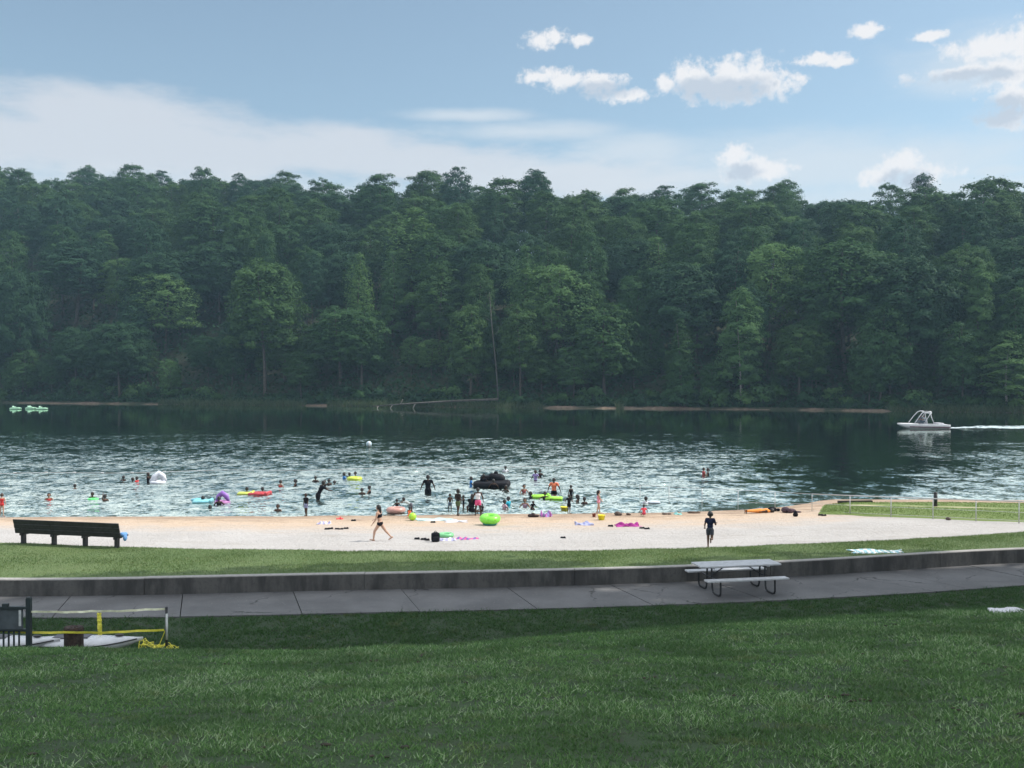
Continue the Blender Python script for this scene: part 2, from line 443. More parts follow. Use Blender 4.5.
ST = dict(arms=((8, 14, 12), (-6, 14, 14)), legs=((5, 3, 5), (-5, 3, 6)))
RUN = dict(arms=((-35, 12, 80), (30, 12, 80)), legs=((-25, 2, 60), (28, 2, 15)), lean=8)
SIT = dict(arms=((35, 14, 20), (35, 14, 20)), legs=((78, 12, 5), (78, 12, 5)), lean=8)
WADE = dict(arms=((15, 40, 35), (12, 40, 35)))
REACH = dict(arms=((70, 20, 10), (60, 25, 10)))
BEND = dict(lean=62, arms=((75, 8, 8), (85, 8, 8)), legs=((12, 4, 10), (-4, 4, 6)))
SW = 'people in the shallow swimming water'; SA_ = 'people on the sand'
# ---- on the sand and at the water's edge
# face: 0 looks at the lake, 90 looks towards the bench end, -90 towards the picnic table end, 180 looks at the camera
put_person(380, 541, 'person with long dark hair striding over the sand in a black bikini', 1.36, None, 72, SA_, skin=0, wear=(('top', BLACK), ('briefs', BLACK)),
           hair='black', hair_len=.20, kid=False, fingers=True, lean=6, arms=((6, 10, 30), (22, 14, 42)), legs=((34, 2, 26), (-36, 3, 10)))
put_person(710, 548, 'barefoot child in navy shirt and dark shorts running across the sand towards the water', 1.2, None, -20, SA_, skin=2, wear=(('shirt', NAVY), ('shorts', (.05, .055, .07))),
           fingers=True, lean=6, arms=((-25, 16, 75), (24, 16, 75)), legs=((6, 2, 4), (-16, 4, 78)))
put_person(2, 516.5, 'child in red swimsuit standing at the water edge behind the long bench', 1.0, None, 20, SW, skin=0, wear=(('suit', RED),), hair='brown', **ST)
put_person(306, 516, 'child in dark shirt standing ankle deep beside the shoes and lilac towel', 1.0, None, 150, SW, skin=3, wear=(('shirt', BLACK), ('shorts', (.25, .28, .45))), **ST)
put_person(411, 515.5, 'child in pale grey shirt bending over to push the pink ring', .98, None, 80, SW, skin=2, wear=(('shirt', GREY), ('shorts', (.1, .1, .12))), **BEND)
put_person(409.5, 518, 'small child in orange sitting at the water edge beside the lime ball', .75, None, 0, SW, skin=3, wear=(('suit', ORANGE), ('shorts', ORANGE)), **SIT)
put_person(397, 510, 'child with black hair sitting up inside the pink inflatable ring', .9, 0, 30, SW, sub=True, top_row=499, skin=3, wear=(('suit', BLACK),), **WADE)
put_person(450, 513, 'small child facing the beach, outermost of the cluster beyond the lime tube', .85, None, 190, SW, skin=3, wear=(('shorts', (.15, .2, .25)),), **ST)
put_person(458, 515.5, 'boy in dark shirt and olive shorts standing with one foot forward on wet sand', 1.18, None, -35, SW, skin=3, wear=(('shirt', (.03, .025, .025)), ('shorts', OLIVE)),
           arms=((10, 20, 50), (-15, 20, 20)), legs=((16, 5, 8), (-14, 5, 6)))
put_person(463.5, 508, 'small child held up between the olive shorts boy and the seated adult', .8, 0, 120, SW, top_row=495, skin=3, wear=(('suit', BLACK),), arms=((60, 30, 10), (60, 30, 10)))
put_person(467.5, 511, 'child leaning forward in the shallows behind the adult seated in black', .8, 0, -70, SW, top_row=500, skin=3, wear=(('shirt', (.03, .03, .04)),), lean=45, arms=((60, 20, 10), (40, 20, 10)))
put_person(471.5, 515, 'adult in black clothes seated on the wet sand amid the family', 1.45, None, -30, SW, skin=3, wear=(('dress', BLACK),), hair_len=.12, kid=False, **SIT)
put_person(478, 515.5, 'woman in white top and bright pink shorts standing at the water edge', 1.27, None, 15, SW, skin=3, wear=(('tank', WHITE), ('shorts', PINK)), kid=False,
           arms=((8, 20, 14), (-4, 20, 18)), legs=((8, 6, 6), (-6, 6, 6)))
put_person(482.3, 515.5, 'toddler standing beside the woman in pink shorts', .52, None, 170, SW, skin=3, wear=(('suit', BLACK),), **ST)
put_person(532, 512, 'child in black sitting hunched in the shallows near the purple towel pile', .8, -.12, 200, SW, skin=3, wear=(('shirt', BLACK), ('shorts', BLACK)), lean=30, arms=((50, 20, 20), (50, 20, 20)), legs=((95, 14, 60), (95, 14, 60)))
put_person(569, 513.5, 'girl in short black dress wading with hands on her hips', .86, None, -20, SW, skin=2, wear=(('dress', BLACK),), arms=((-10, 40, 70), (-10, 40, 70)), legs=((6, 3, 6), (-6, 3, 6)))
put_person(571, 497, 'thin child in black standing in deeper water behind the black dress girl', 1.0, 0, 40, SW, top_row=485, skin=3, wear=(('suit', BLACK),), **ST)
put_person(598.5, 513.5, 'girl with loose dark hair in pink swimsuit standing above the yellow bucket', 1.05, None, -75, SW, skin=0, wear=(('suit', (.8, .3, .38)),), hair_len=.14, arms=((25, 8, 40), (10, 8, 40)), legs=((14, 3, 10), (-10, 3, 6)))
put_person(644, 516.5, 'child in coral red top sitting with back to the camera where water meets sand', .78, None, 5, SW, skin=2, wear=(('shirt', (.85, .1, .13)), ('shorts', (.5, .06, .1))), lean=6, arms=((20, 40, 15), (20, 40, 15)), legs=((80, 20, 10), (80, 20, 10)))
# ---- standing in deeper water
put_person(428, 494, 'large adult in loose black shirt standing thigh deep with back to camera', 1.62, 0, 10, SW, top_row=475, skin=3, wear=(('dress', BLACK),), kid=False, arms=((6, 30, 14), (6, 30, 14)))
put_person(554, 494, 'adult in orange shirt and dark shorts standing thigh deep behind the lime mat', 1.5, 0, -10, SW, top_row=478, skin=3, wear=(('shirt', (.9, .25, .14)), ('shorts', BLACK)), kid=False, arms=((6, 28, 14), (4, 28, 14)))
put_person(318, 500, 'adult in dark wet clothes leaning sideways to lift a swimming child', 1.62, 0, -60, SW, top_row=481, skin=3, wear=(('shirt', BLACK), ('shorts', BLACK)), kid=False, lean=28, arms=((70, 12, 10), (55, 12, 20)))
put_person(325, 488, 'child held at the shoulder of the leaning adult', .9, 0, 100, SW, sub=True, top_row=480, skin=3, wear=(('suit', BLACK),), arms=((60, 30, 20), (60, 30, 20)))
# ---- swimmers: head and shoulders above the lake
def swim(px, top, wl, label, skin=3, wear=(('suit', BLACK),), face=0, hair_len=0, h=1.2, **pose):
    if not pose: pose = WADE
    put_person(px, wl, label, h, 0, face, SW, sub=True, top_row=top, skin=skin, wear=wear, hair_len=hair_len, **pose)
swim(49, 493, 500, 'swimmer with reddish bare shoulders out beyond the long bench backrest', 1, (('suit', RED),), 200)
swim(92.5, 492, 498.6, 'swimmer with black hair resting on a thin bright green ring', 3, face=170)
swim(105, 492.5, 501, 'swimmer with dark hair and raised hand next to the green ring', 2, face=40, arms=((140, 20, 20), (20, 40, 30)))
swim(75, 484, 488.5, 'lone swimmer with little showing, behind the reddish shouldered bather', 2, face=60)
swim(123.5, 475.5, 480.5, 'dark head of a swimmer some way from the white float', 3)
swim(132.5, 477.5, 481.5, 'swimmer low in the water facing a companion by the white float', 3, face=-80)
swim(137, 476.5, 481.5, 'swimmer in red top close behind a companion near the white float', 3, (('shirt', RED),), face=80)
swim(148, 472.5, 482, 'swimmer in black holding on to the white peaked float', 3, face=-90, arms=((80, 10, 10), (70, 10, 10)))
swim(203, 496, 502, 'swimmer lying on the pale cyan mat', 3, face=30)
swim(219, 496.5, 505, 'swimmer in dark suit in front of the purple float', 3, face=10)
swim(210, 505, 509, 'head of a swimmer close to the sand by the cyan mat', 2)
swim(247, 487, 494, 'swimmer riding the small yellow float', 3, (('tank', (.5, .5, .1)),), face=30)
swim(262.5, 487, 493, 'swimmer riding the red float', 2, face=-30)
swim(280.5, 480, 487, 'bather with bare brown shoulders beyond the red float', 1, (('suit', RED),), face=-40, arms=((20, 60, 70), (20, 40, 30)))
swim(295.5, 479, 486.5, 'bather with wet black hair turned sideways beyond the red float', 3, face=90, hair_len=.1)
swim(278, 504, 511, 'small bather near the shore below the red float', 2, face=170)
swim(315.5, 476, 482, 'bather behind the leaning adult, the one without a companion close by', 3)
swim(329, 479, 485, 'bather close behind the leaning adult and held child', 3, face=40)
swim(334.5, 480.5, 484, 'head of a bather swimming between the leaning adult and the lime ring', 3)
swim(344, 472.5, 479, 'bather in blue top leading the lime ring', 3, (('shirt', BLUE),), face=-60)
swim(349.5, 472.5, 478, 'bather in dark blue sitting against the lime ring', 3, (('shirt', NAVY),), face=60)
swim(355.5, 471.5, 477, 'bather sitting up inside the lime ring', 2, (('suit', (.4, .45, .1)),), face=100)
swim(362, 488, 494.5, 'bather with cropped hair, lower of a pair beyond the bikini runner', 3)
swim(369.5, 485.5, 493.5, 'bather with bun of dark hair, taller of a pair beyond the bikini runner', 2, face=80)
swim(471, 476.5, 487, 'bather in blue shirt at the end of the black inflatable', 3, (('shirt', BLUE),), face=-80)
swim(483.5, 474, 487, 'bather in black shirt standing against the black inflatable', 3, (('shirt', BLACK),), face=-20)
swim(493.5, 479, 488.5, 'bather with bare dark back pushing the black inflatable', 3, face=0)
swim(506, 485, 492, 'bather with shoulders out in front of the black inflatable', 3, (('tank', (.1, .12, .1)),), face=150)
swim(505.5, 466, 472, 'bather in white shirt farthest out behind the black inflatable', 3, (('shirt', WHITE),), face=20)
swim(535.5, 470, 481, 'bather in lilac shirt with one hand on hip', 3, (('shirt', PURPLE),), face=160, arms=((0, 40, 70), (0, 30, 30)))
swim(540, 469.5, 477, 'bather just behind the lilac shirted one', 3)
swim(524, 484.5, 493, 'bather with bare shoulders between the black inflatable and the lime mat', 1, (('suit', (.35, .1, .1)),), face=200)
swim(504.5, 499.5, 509, 'bather in pale pink shirt beside one in bright blue', 2, (('shirt', (.6, .4, .45)),), face=-60)
swim(508.5, 496.5, 506, 'bather in bright blue shirt beside one in pale pink', 3, (('shirt', CYAN),), face=60)
swim(525, 498, 507.5, 'bather in mauve top in the shallows between blue shirt and black dress', 1, (('tank', (.45, .3, .38)),), face=170, hair_len=.1)
swim(530.5, 491.5, 498, 'bather in black at the end of the lime mat', 3, (('shirt', BLACK),), face=-90, hair_len=.1)
swim(545, 491.5, 499.5, 'bather leaning with both arms over the lime mat', 3, face=180, arms=((40, 70, 20), (40, 70, 20)))
swim(577.5, 494.5, 502, 'bather with long wet hair next to the girl in black dress', 3, face=80, hair_len=.16)
swim(584.5, 497, 504, 'bather with short hair next to the long haired one', 3, face=30)
swim(646, 496.5, 503.5, 'bather in white shirt out beyond the coral red topped child', 3, (('shirt', WHITE),), face=20)
swim(703.5, 467.5, 475, 'swimmer in red top embracing another far out near the fence end', 1, (('shirt', (.4, .08, .08)),), face=-80)
swim(708, 468, 475, 'swimmer with black hair embracing another far out near the fence end', 3, (('suit', BLACK),), face=80, hair_len=.1)
# the one lying on a towel in the sand and the two in the boat come with those objects
def grass_mat(name, g1, g2, brown, patch=.35):
    m, t, b = newmat(name); o = t.pos()
    n1 = t.noise(o, .45, 5, .6); n2 = t.noise(o, 4.0, 5, .65); n3 = t.noise(o, 38, 3, .6)
    c = t.mix(t.ramp(n1, .35, .65), g1, g2)
    c = t.mix(t.math('MULTIPLY', t.ramp(n2, .52, .72), patch), c, brown)
    c = t.mix(t.math('MULTIPLY', t.ramp(n3, .35, .75), .5), c, tuple(x * .45 for x in g1))
    c0 = t.node('ShaderNodeMix', data_type='RGBA', blend_type='MULTIPLY'); c0.inputs['Factor'].default_value = 1; t.put(c0.inputs[6], c); t.put(c0.inputs[7], t.mix(t.attr('tint'), (1, 1, 1), (.6, .65, .6))); c = c0.outputs[2]   # turf colour multiplied darker in the hollow past the crest
    t.put(b.inputs['Base Color'], c); b.inputs['Roughness'].default_value = .85
    t.put(b.inputs['Normal'], t.bump(t.math('ADD', t.noise(o, 60, 4), t.math('MULTIPLY', n2, .8)), .8, .05))
    return m
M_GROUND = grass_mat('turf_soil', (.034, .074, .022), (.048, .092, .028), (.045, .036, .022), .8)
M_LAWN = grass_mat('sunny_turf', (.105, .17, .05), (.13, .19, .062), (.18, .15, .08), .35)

# foreground ground, one sheet from behind the camera to the path
us = np.concatenate([np.linspace(-60, -24, 13)[:-1], np.linspace(-24, 26, 251), np.linspace(26, 60, 13)[1:]])
vs = np.concatenate([np.linspace(-45, 3, 13)[:-1], np.linspace(3, 30, 181)]) / 30.0
X = np.repeat(us[None], len(vs), 0)
YE = f_path(np.clip(X, -40, 32)) + .35
Y = np.where(vs[:, None] < 0, vs[:, None] * 30, vs[:, None] * YE)
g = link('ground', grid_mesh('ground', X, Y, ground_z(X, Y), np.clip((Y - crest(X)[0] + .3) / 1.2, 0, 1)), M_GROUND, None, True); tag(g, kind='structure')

# lake bed and far terrain: the ground sheet that reaches the horizon
def hill_z(x, y):
    d = y - f_shore(x)
    A = np.interp(x, (-220, -150, -60, 0, 70, 120, 200), (76, 71, 61, 53, 46, 42, 40))
    z = np.where(d > 0, .35 * np.clip(d / 1.2, 0, 1) + .25 * np.clip(d / 5, 0, 1) + A * (1 - np.exp(-np.maximum(d - 4, 0) / 72)), np.maximum(d * .22, -1.5))
    return z + np.where(d > 3, 1.6 * (vnoise(x, y, .045, 21) - .5), 0)
us = np.concatenate([np.linspace(-2600, -300, 24)[:-1], np.linspace(-300, 300, 121), np.linspace(300, 2600, 24)[1:]])
dv = np.concatenate([np.linspace(-180, -14, 10)[:-1], np.linspace(-14, 14, 36)[:-1], np.linspace(14, 160, 40)[:-1], np.geomspace(160, 2600, 22)])
X = np.repeat(us[None], len(dv), 0); Y = f_shore(X) + dv[:, None]
m, t, b = newmat('forest_floor'); o = t.pos()
n = t.noise(o, .35, 5); zz = t.node('ShaderNodeSeparateXYZ'); t.put(zz.inputs[0], o)
c = t.mix(t.ramp(n, .35, .65), (.022, .034, .014), (.04, .042, .02))
soil = t.mix(t.ramp(t.noise(o, 1.2, 4), .3, .7), (.12, .08, .056), (.22, .16, .12))
edge = t.math('ADD', zz.outputs[2], t.math('MULTIPLY', t.math('SUBTRACT', t.noise(o, .09, 4), .46), 3.2))
t.put(b.inputs['Base Color'], t.mix(t.ramp(edge, .15, .40), soil, c)); b.inputs['Roughness'].default_value = .9
tag(link('terrain', grid_mesh('terrain', X, Y, hill_z(X, Y)), m, None, True), kind='structure')

# lake
LX, LY = (-2600, 2600), (38, 1000)
W = MB().sheet(lambda u, v: (LX[0] + (LX[1] - LX[0]) * u, LY[0] + (LY[1] - LY[0]) * v, 0), 9, 5)
m, t, b = newmat('lake_water'); m.node_tree.nodes.remove(b)
o = t.pos(); s = t.node('ShaderNodeSeparateXYZ'); t.put(s.inputs[0], o); x_, y_ = s.outputs[0], s.outputs[1]
big = t.noise(o, .045, 3)
yn = t.math('ADD', y_, t.math('MULTIPLY', t.math('SUBTRACT', big, .5), 60))
near = t.math('POWER', t.ramp(yn, 52, 132, 1, 0), 1.3)                             # the wind ruffles the near half of the lake
# a sheltered calm lane running out from the grass spit
ax, ay, bx, by = 17.0, 54.0, 46.0, 125.0
dx, dy = bx - ax, by - ay; ln = math.hypot(dx, dy)
cr = t.math('ABSOLUTE', t.math('DIVIDE', t.math('SUBTRACT', t.math('MULTIPLY', t.math('SUBTRACT', x_, ax), dy), t.math('MULTIPLY', t.math('SUBTRACT', y_, ay), dx)), ln))
crn = t.math('ADD', cr, t.math('MULTIPLY', t.math('SUBTRACT', t.noise(o, .16, 5, .65), .5), 16))
wid = t.ramp(y_, 50, 110, 4.2, 11.5, False)
lane = t.ramp(t.math('DIVIDE', crn, wid), .25, 1.75, .10, 1)
patch = t.ramp(t.noise(t.vmath('MULTIPLY', o, (.5, 1, 1)), .11, 3), .36, .62, .50, 1.12)
spk = t.ramp(t.noise(t.vmath('MULTIPLY', o, (.8, .5, 1)), 1.1, 3, .6), .40, .66, .35, 1.75)
near = t.math('MULTIPLY', near, spk)
calmf = t.ramp(y_, 50, 88, 1, 0)
bias = t.ramp(calmf, 0, 1, .035, .15, False)
amp = t.math('ADD', t.math('MULTIPLY', t.math('MULTIPLY', near, lane), t.math('MULTIPLY', patch, WAVE_AMP)), .030)
stretch = t.vmath('MULTIPLY', o, (.75, 1.0, 1.0))
w1 = t.vmath('SUBTRACT', t.noise(stretch, 6.5, 2, .5, True), (.5, .5, .5))
w2 = t.vmath('SUBTRACT', t.noise(stretch, 17.0, 2, .5, True), (.5, .5, .5))
w3 = t.vmath('SUBTRACT', t.noise(stretch, 2.0, 1, .5, True), (.5, .5, .5))
sl = t.vmath('ADD', t.vmath('ADD', w1, t.vmath('MULTIPLY', w2, (.7, .7, 0))), t.vmath('MULTIPLY', w3, (.5, .5, 0)))
cb = t.node('ShaderNodeCombineXYZ'); sp = t.node('ShaderNodeSeparateXYZ'); t.put(sp.inputs[0], sl)
t.put(cb.inputs[0], t.math('MULTIPLY', sp.outputs[0], amp)); t.put(cb.inputs[1], t.math('MULTIPLY', t.math('SUBTRACT', sp.outputs[1], bias), amp)); cb.inputs[2].default_value = 1
nrm = t.vmath('NORMALIZE', cb.outputs[0])
gl = t.node('ShaderNodeBsdfGlossy'); gl.inputs['Roughness'].default_value = .04; t.put(gl.inputs['Normal'], nrm); gl.inputs['Color'].default_value = (.90, 1, .91, 1)
df = t.node('ShaderNodeBsdfDiffuse')
shal = t.ramp(t.math('SUBTRACT', y_, 45.0), -1.0, 13.0, 1, 0)
t.put(df.inputs['Color'], t.mix(t.math('MULTIPLY', shal, .85), (.004, .010, .009), (.19, .24, .215)))
fr = t.node('ShaderNodeFresnel'); fr.inputs['IOR'].default_value = WATER_IOR; t.put(fr.inputs['Normal'], nrm)
mx = t.node('ShaderNodeMixShader'); t.put(mx.inputs[0], t.ramp(fr.outputs[0], 0, 1, .72, 1.0, False)); t.put(mx.inputs[1], df.outputs[0]); t.put(mx.inputs[2], gl.outputs[0])
t.put(m.node_tree.nodes['Material Output'].inputs['Surface'], mx.outputs[0])
tag(W.build('lake', m), kind='structure')

# sand
us = np.linspace(-42, 42, 421); vs = np.concatenate([np.linspace(-.04, 1, 60), np.linspace(1, 1.6, 10)[1:]])
A = f_sand(us); Wy = f_water(us)
X = np.repeat(us[None], len(vs), 0); Y = A + (Wy - A) * vs[:, None]
Z = np.where(vs[:, None] <= 1, .55 * (1 - np.clip(vs[:, None], -.1, 1)) ** 1.25, -(vs[:, None] - 1) * 1.2) + 0 * X
Z = np.nan_to_num(Z, nan=.56)
Z += .035 * (vnoise(X, Y, 1.3, 31) - .5) * (vs[:, None] < .93)
m, t, b = newmat('beach_sand'); o = t.pos(); s = t.node('ShaderNodeSeparateXYZ'); t.put(s.inputs[0], o)
n1 = t.noise(o, .35, 4); n2 = t.noise(t.vmath('MULTIPLY', o, (.5, 1.6, 1)), 1.4, 5, .65); n3 = t.noise(o, 9, 4, .7)
zw = t.math('ADD', s.outputs[2], t.math('MULTIPLY', t.math('SUBTRACT', n2, .5), .25))
c = t.mix(t.ramp(n1, .3, .7), (.43, .408, .39), (.48, .460, .442))
c = t.mix(t.ramp(zw, .04, .30), (.56, .42, .30), c)                        # the older damp sand is more orange
c = t.mix(t.ramp(zw, -.03, .09), (.30, .21, .145), c)                      # wet rim
c = t.mix(t.math('MULTIPLY', t.ramp(n3, .50, .72), .5), c, (.29, .245, .20)); c = t.mix(t.math('MULTIPLY', t.ramp(t.noise(t.vmath('MULTIPLY', o, (.35, 2.2, 1)), 1.1, 5, .7), .52, .70), .45), c, (.335, .295, .255))
t.put(b.inputs['Base Color'], c); b.inputs['Roughness'].default_value = .9
t.put(b.inputs['Normal'], t.bump(t.math('ADD', t.noise(o, 3.5, 4, .7), t.math('MULTIPLY', n3, .6)), .9, .12))
tag(link('beach', grid_mesh('beach', X, Y, Z), m, None, True), kind='structure')

# lawn between wall and sand
us = np.linspace(-50, 50, 401); vs = np.concatenate([np.linspace(0, 1, 40), [1.04, 1.12]])
B0 = f_wall(us) + .14; A = f_sand(us) + .15 + .25 * (vnoise(us, us * 0, .9, 41) - .5)
X = np.repeat(us[None], len(vs), 0); Y = B0 + (A - B0) * vs[:, None]
Z = np.where(vs[:, None] <= 1, Z_WALL - .015 - .20 * np.clip(vs[:, None], 0, 1) ** 1.3, .58 - (vs[:, None] - 1) * 3) + .03 * (vnoise(X, Y, .8, 43) - .5) * (vs[:, None] > .08)
tag(link('lawn', grid_mesh('lawn', X, Y, Z), M_LAWN, None, True), kind='structure')

# grass spit beyond the rail fence, with its bare earth track
near_e = [(818, 511.5), (860, 515.5), (933, 520.5), (1024, 526.5), (1150, 536), (1300, 548)]
far_e = [(822, 503.3), (850, 501.8), (880, 501.3), (930, 501), (1024, 501.8), (1150, 502.5), (1300, 504)]
fn_ = sorted(tuple(P(a, b, .22)) for a, b in near_e); ff_ = sorted(tuple(P(a, b, .16)) for a, b in far_e)
nx_, ny_ = np.array(fn_)[:, 0], np.array(fn_)[:, 1]; fx_, fy_ = np.array(ff_)[:, 0], np.array(ff_)[:, 1]
us = np.linspace(0, 1, 160); vs = np.linspace(0, 1, 30)
xa = nx_[0] + (nx_[-1] - nx_[0]) * us; xb = fx_[0] + (fx_[-1] - fx_[0]) * us
X = xa[None] * (1 - vs[:, None]) + xb[None] * vs[:, None]
Y = np.interp(xa, nx_, ny_)[None] * (1 - vs[:, None]) + np.interp(xb, fx_, fy_)[None] * vs[:, None]
rim = np.minimum(np.minimum(vs, 1 - vs)[:, None] * 8, us[None] * 12).clip(0, 1)
Z = np.maximum(sand_surf(X, Y), .0) - .01 + .13 * rim ** .4 + .02 * (vnoise(X, Y, .9, 47) - .5)
SPIT = (X, Y, Z)
tag(link('grass_spit', grid_mesh('grass_spit', X, Y, Z), grass_mat('spit_turf', (.17, .25, .06), (.20, .265, .075), (.2, .17, .09), .3), None, True), kind='structure')
tk = [(846, 503.2), (890, 504), (940, 505.8), (1000, 508.5), (1100, 512.5)]
pts = [P(a, b, .30) for a, b in tk]
def trk(u, v):
    i = min(int(u * 4), 3); p = pts[i].lerp(pts[i + 1], u * 4 - i)
    return (p.x, p.y + (v - .5) * (1.0 + .3 * math.sin(u * 23)), max(0.0, float(sand_surf(p.x, p.y))) + .125 - .10 * abs(v - .5))
tag(MB().sheet(trk, 60, 5).build('dirt_track', mat('pale_earth', (.52, .42, .30), .9, .15, 2, .01), None, True), kind='structure')

# path: concrete slabs with open joints
m, t, b = newmat('path_concrete'); o = t.pos()
n1 = t.noise(o, .7, 5, .6); n2 = t.noise(o, 14, 4, .6); n3 = t.noise(t.vmath('MULTIPLY', o, (.4, 1.2, 1)), 1.3, 4, .65)
c = t.mix(t.ramp(n1, .3, .7), (.085, .085, .087), (.135, .135, .137)); c = t.mix(t.math('MULTIPLY', t.ramp(n3, .55, .75), .5), c, (.075, .075, .078))
c = t.mix(t.math('MULTIPLY', t.ramp(n2, .62, .75), .35), c, (.22, .215, .21))
vo = t.node('ShaderNodeTexVoronoi', feature='DISTANCE_TO_EDGE'); t.put(vo.inputs['Vector'], t.vmath('ADD', o, t.vmath('MULTIPLY', t.noise(o, 1.5, 4, .6, True), (.9, .9, 0)))); vo.inputs['Scale'].default_value = .42
c = t.mix(t.math('MULTIPLY', t.ramp(vo.outputs['Distance'], .012, .003), t.ramp(n1, .45, .6)), c, (.03, .03, .03))
c = t.mix(t.ramp(t.noise(o, 22, 2, .5), .70, .76), c, (.33, .32, .31))
t.put(b.inputs['Base Color'], c); b.inputs['Roughness'].default_value = .8; t.put(b.inputs['Normal'], t.bump(n2, .4, .01))
# arc length along the wall base
xs = np.linspace(-45, 45, 1801); yw = f_wall(xs); arc = np.concatenate([[0], np.cumsum(np.hypot(np.diff(xs), np.diff(yw)))])
xj = P(289, 595, Z_PATH).x; a0 = np.interp(xj, xs, arc) % 2.95
pb = MB(); a = a0
while a + 2.95 < arc[-1]:
    i0, i1 = np.interp([a + .012, a + 2.938], arc, xs)
    tp = []
    for q in np.linspace(i0, i1, 7):
        y1 = float(f_wall(q)) + .05; sl = float(f_wall(q + .1) - f_wall(q - .1)) / .2
        nrm = Vector((sl + .2, -1)).normalized(); d = 2.0
        for _ in range(8):
            e = Vector((q, y1)) + nrm * d; d += (e.y - float(f_path(e.x))) * .9
        e = Vector((q, y1)) + nrm * d; tp.append(((q, y1), (e.x, e.y)))
    n = len(tp); dz = random.uniform(-.008, .006)
    V = [(x, y, Z_PATH + dz) for w in tp for x, y in w] + [(x, y, Z_PATH - .12) for w in tp for x, y in w]
    Fc = []
    for k in range(n - 1):
        q = 2 * k; Fc += [(q, q + 1, q + 3, q + 2), (q + 1, q + 1 + 2 * n, q + 3 + 2 * n, q + 3)]
    Fc += [(0, 2 * n, 2 * n + 1, 1), (2 * n - 2, 2 * n - 1, 4 * n - 1, 4 * n - 2)]
    pb.add(V, Fc); a += 2.95
tag(pb.build('path', m), kind='structure')

# low retaining wall
m, t, b = newmat('wall_concrete'); o = t.pos()
n1 = t.noise(t.vmath('MULTIPLY', o, (1, 1, .25)), 2.2, 5, .65); n2 = t.noise(o, 11, 4, .6); s = t.node('ShaderNodeSeparateXYZ'); t.put(s.inputs[0], t.node('ShaderNodeNewGeometry').outputs['Normal'])
c = t.mix(t.ramp(n1, .35, .65), (.045, .044, .043), (.11, .106, .10)); c = t.mix(t.math('MULTIPLY', t.ramp(n2, .5, .7), .5), c, (.05, .05, .05))
cap = t.mix(t.ramp(n2, .3, .7), (.26, .25, .235), (.36, .345, .325))
t.put(b.inputs['Base Color'], t.mix(t.ramp(s.outputs[2], .5, .9), c, cap)); b.inputs['Roughness'].default_value = .85; t.put(b.inputs['Normal'], t.bump(n2, .5, .015))
wall = empty('retaining_wall', (0, float(f_wall(0)), 0), 0, 'low dark concrete retaining wall with pale top edging the lawn above the path', 'wall')
a = a0 - 1.0
while a + 5.9 < arc[-1]:
    q = np.interp(np.linspace(a + .006, a + 5.894, 12), arc, xs); yy = f_wall(q); dz = random.uniform(-.012, .008)
    pr = [(0, Z_PATH - .3), (0, Z_WALL - .02 + dz), (.02, Z_WALL + dz), (.27, Z_WALL + dz), (.29, Z_WALL - .02 + dz), (.29, Z_PATH - .3)]
    V = []; Fc = []
    for x, y in zip(q, yy):
        V += [(x - wall.location.x, y + p[0] - wall.location.y, p[1]) for p in pr]
    for i in range(len(q) - 1):
        for k in range(5): Fc.append((i * 6 + k, (i + 1) * 6 + k, (i + 1) * 6 + k + 1, i * 6 + k + 1))
    Fc += [tuple(range(6)), tuple(len(V) - 1 - k for k in range(6))]
    MB().add(V, Fc).build('wall_section', m, wall); a += 5.9

# ------------------------------------------------------------------ grass blades, far too many to count
def blade_mat(name, a_, b_, c_, dry):
    m, t, b = newmat(name); tn = t.attr('tint'); o = t.pos()
    c = t.mix(t.ramp(tn, 0, .55), a_, b_); c = t.mix(t.ramp(tn, .7, .95), c, c_)
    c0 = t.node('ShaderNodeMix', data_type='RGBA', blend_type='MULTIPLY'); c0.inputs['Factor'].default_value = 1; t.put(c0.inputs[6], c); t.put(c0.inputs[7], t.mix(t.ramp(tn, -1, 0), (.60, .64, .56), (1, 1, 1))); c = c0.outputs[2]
    pt = t.ramp(t.noise(o, .55, 4, .6), .36, .66); c = t.mix(t.math('MULTIPLY', pt, .75), c, tuple(x * f for x, f in zip(a_, (.75, .72, .7))))
    d = t.ramp(t.noise(o, 1.7, 4, .65), .55, .74); c = t.mix(t.math('MULTIPLY', d, .45), c, dry)
    t.put(b.inputs['Base Color'], c); b.inputs['Roughness'].default_value = .5; b.inputs['Specular IOR Level'].default_value = .4
    tr = t.node('ShaderNodeBsdfTranslucent'); t.put(tr.inputs['Color'], c); mx = t.node('ShaderNodeMixShader'); mx.inputs[0].default_value = .42
    t.put(mx.inputs[1], b.outputs[0]); t.put(mx.inputs[2], tr.outputs[0]); t.put(m.node_tree.nodes['Material Output'].inputs['Surface'], mx.outputs[0]); return m
def blades(name, X, Y, Z, hgt, wid, m, lean=.6, tint=None):
    n = len(X); a = RNG.uniform(0, 2 * np.pi, n); l = RNG.uniform(0, lean, n) * hgt; la = RNG.uniform(0, 2 * np.pi, n)
    hx, hy = np.cos(a) * wid / 2, np.sin(a) * wid / 2
    V = np.empty((n, 3, 3)); V[:, 0] = np.stack([X - hx, Y - hy, Z - .01], -1); V[:, 1] = np.stack([X + hx, Y + hy, Z - .01], -1)
    V[:, 2] = np.stack([X + l * np.cos(la), Y + l * np.sin(la), Z + hgt], -1)
    tn = np.repeat(RNG.random(n) if tint is None else tint, 3)
    me = np_mesh(name, V.reshape(-1, 3), np.arange(n * 3).reshape(-1, 3), tn)
    return tag(link(name, me, m), kind='stuff')
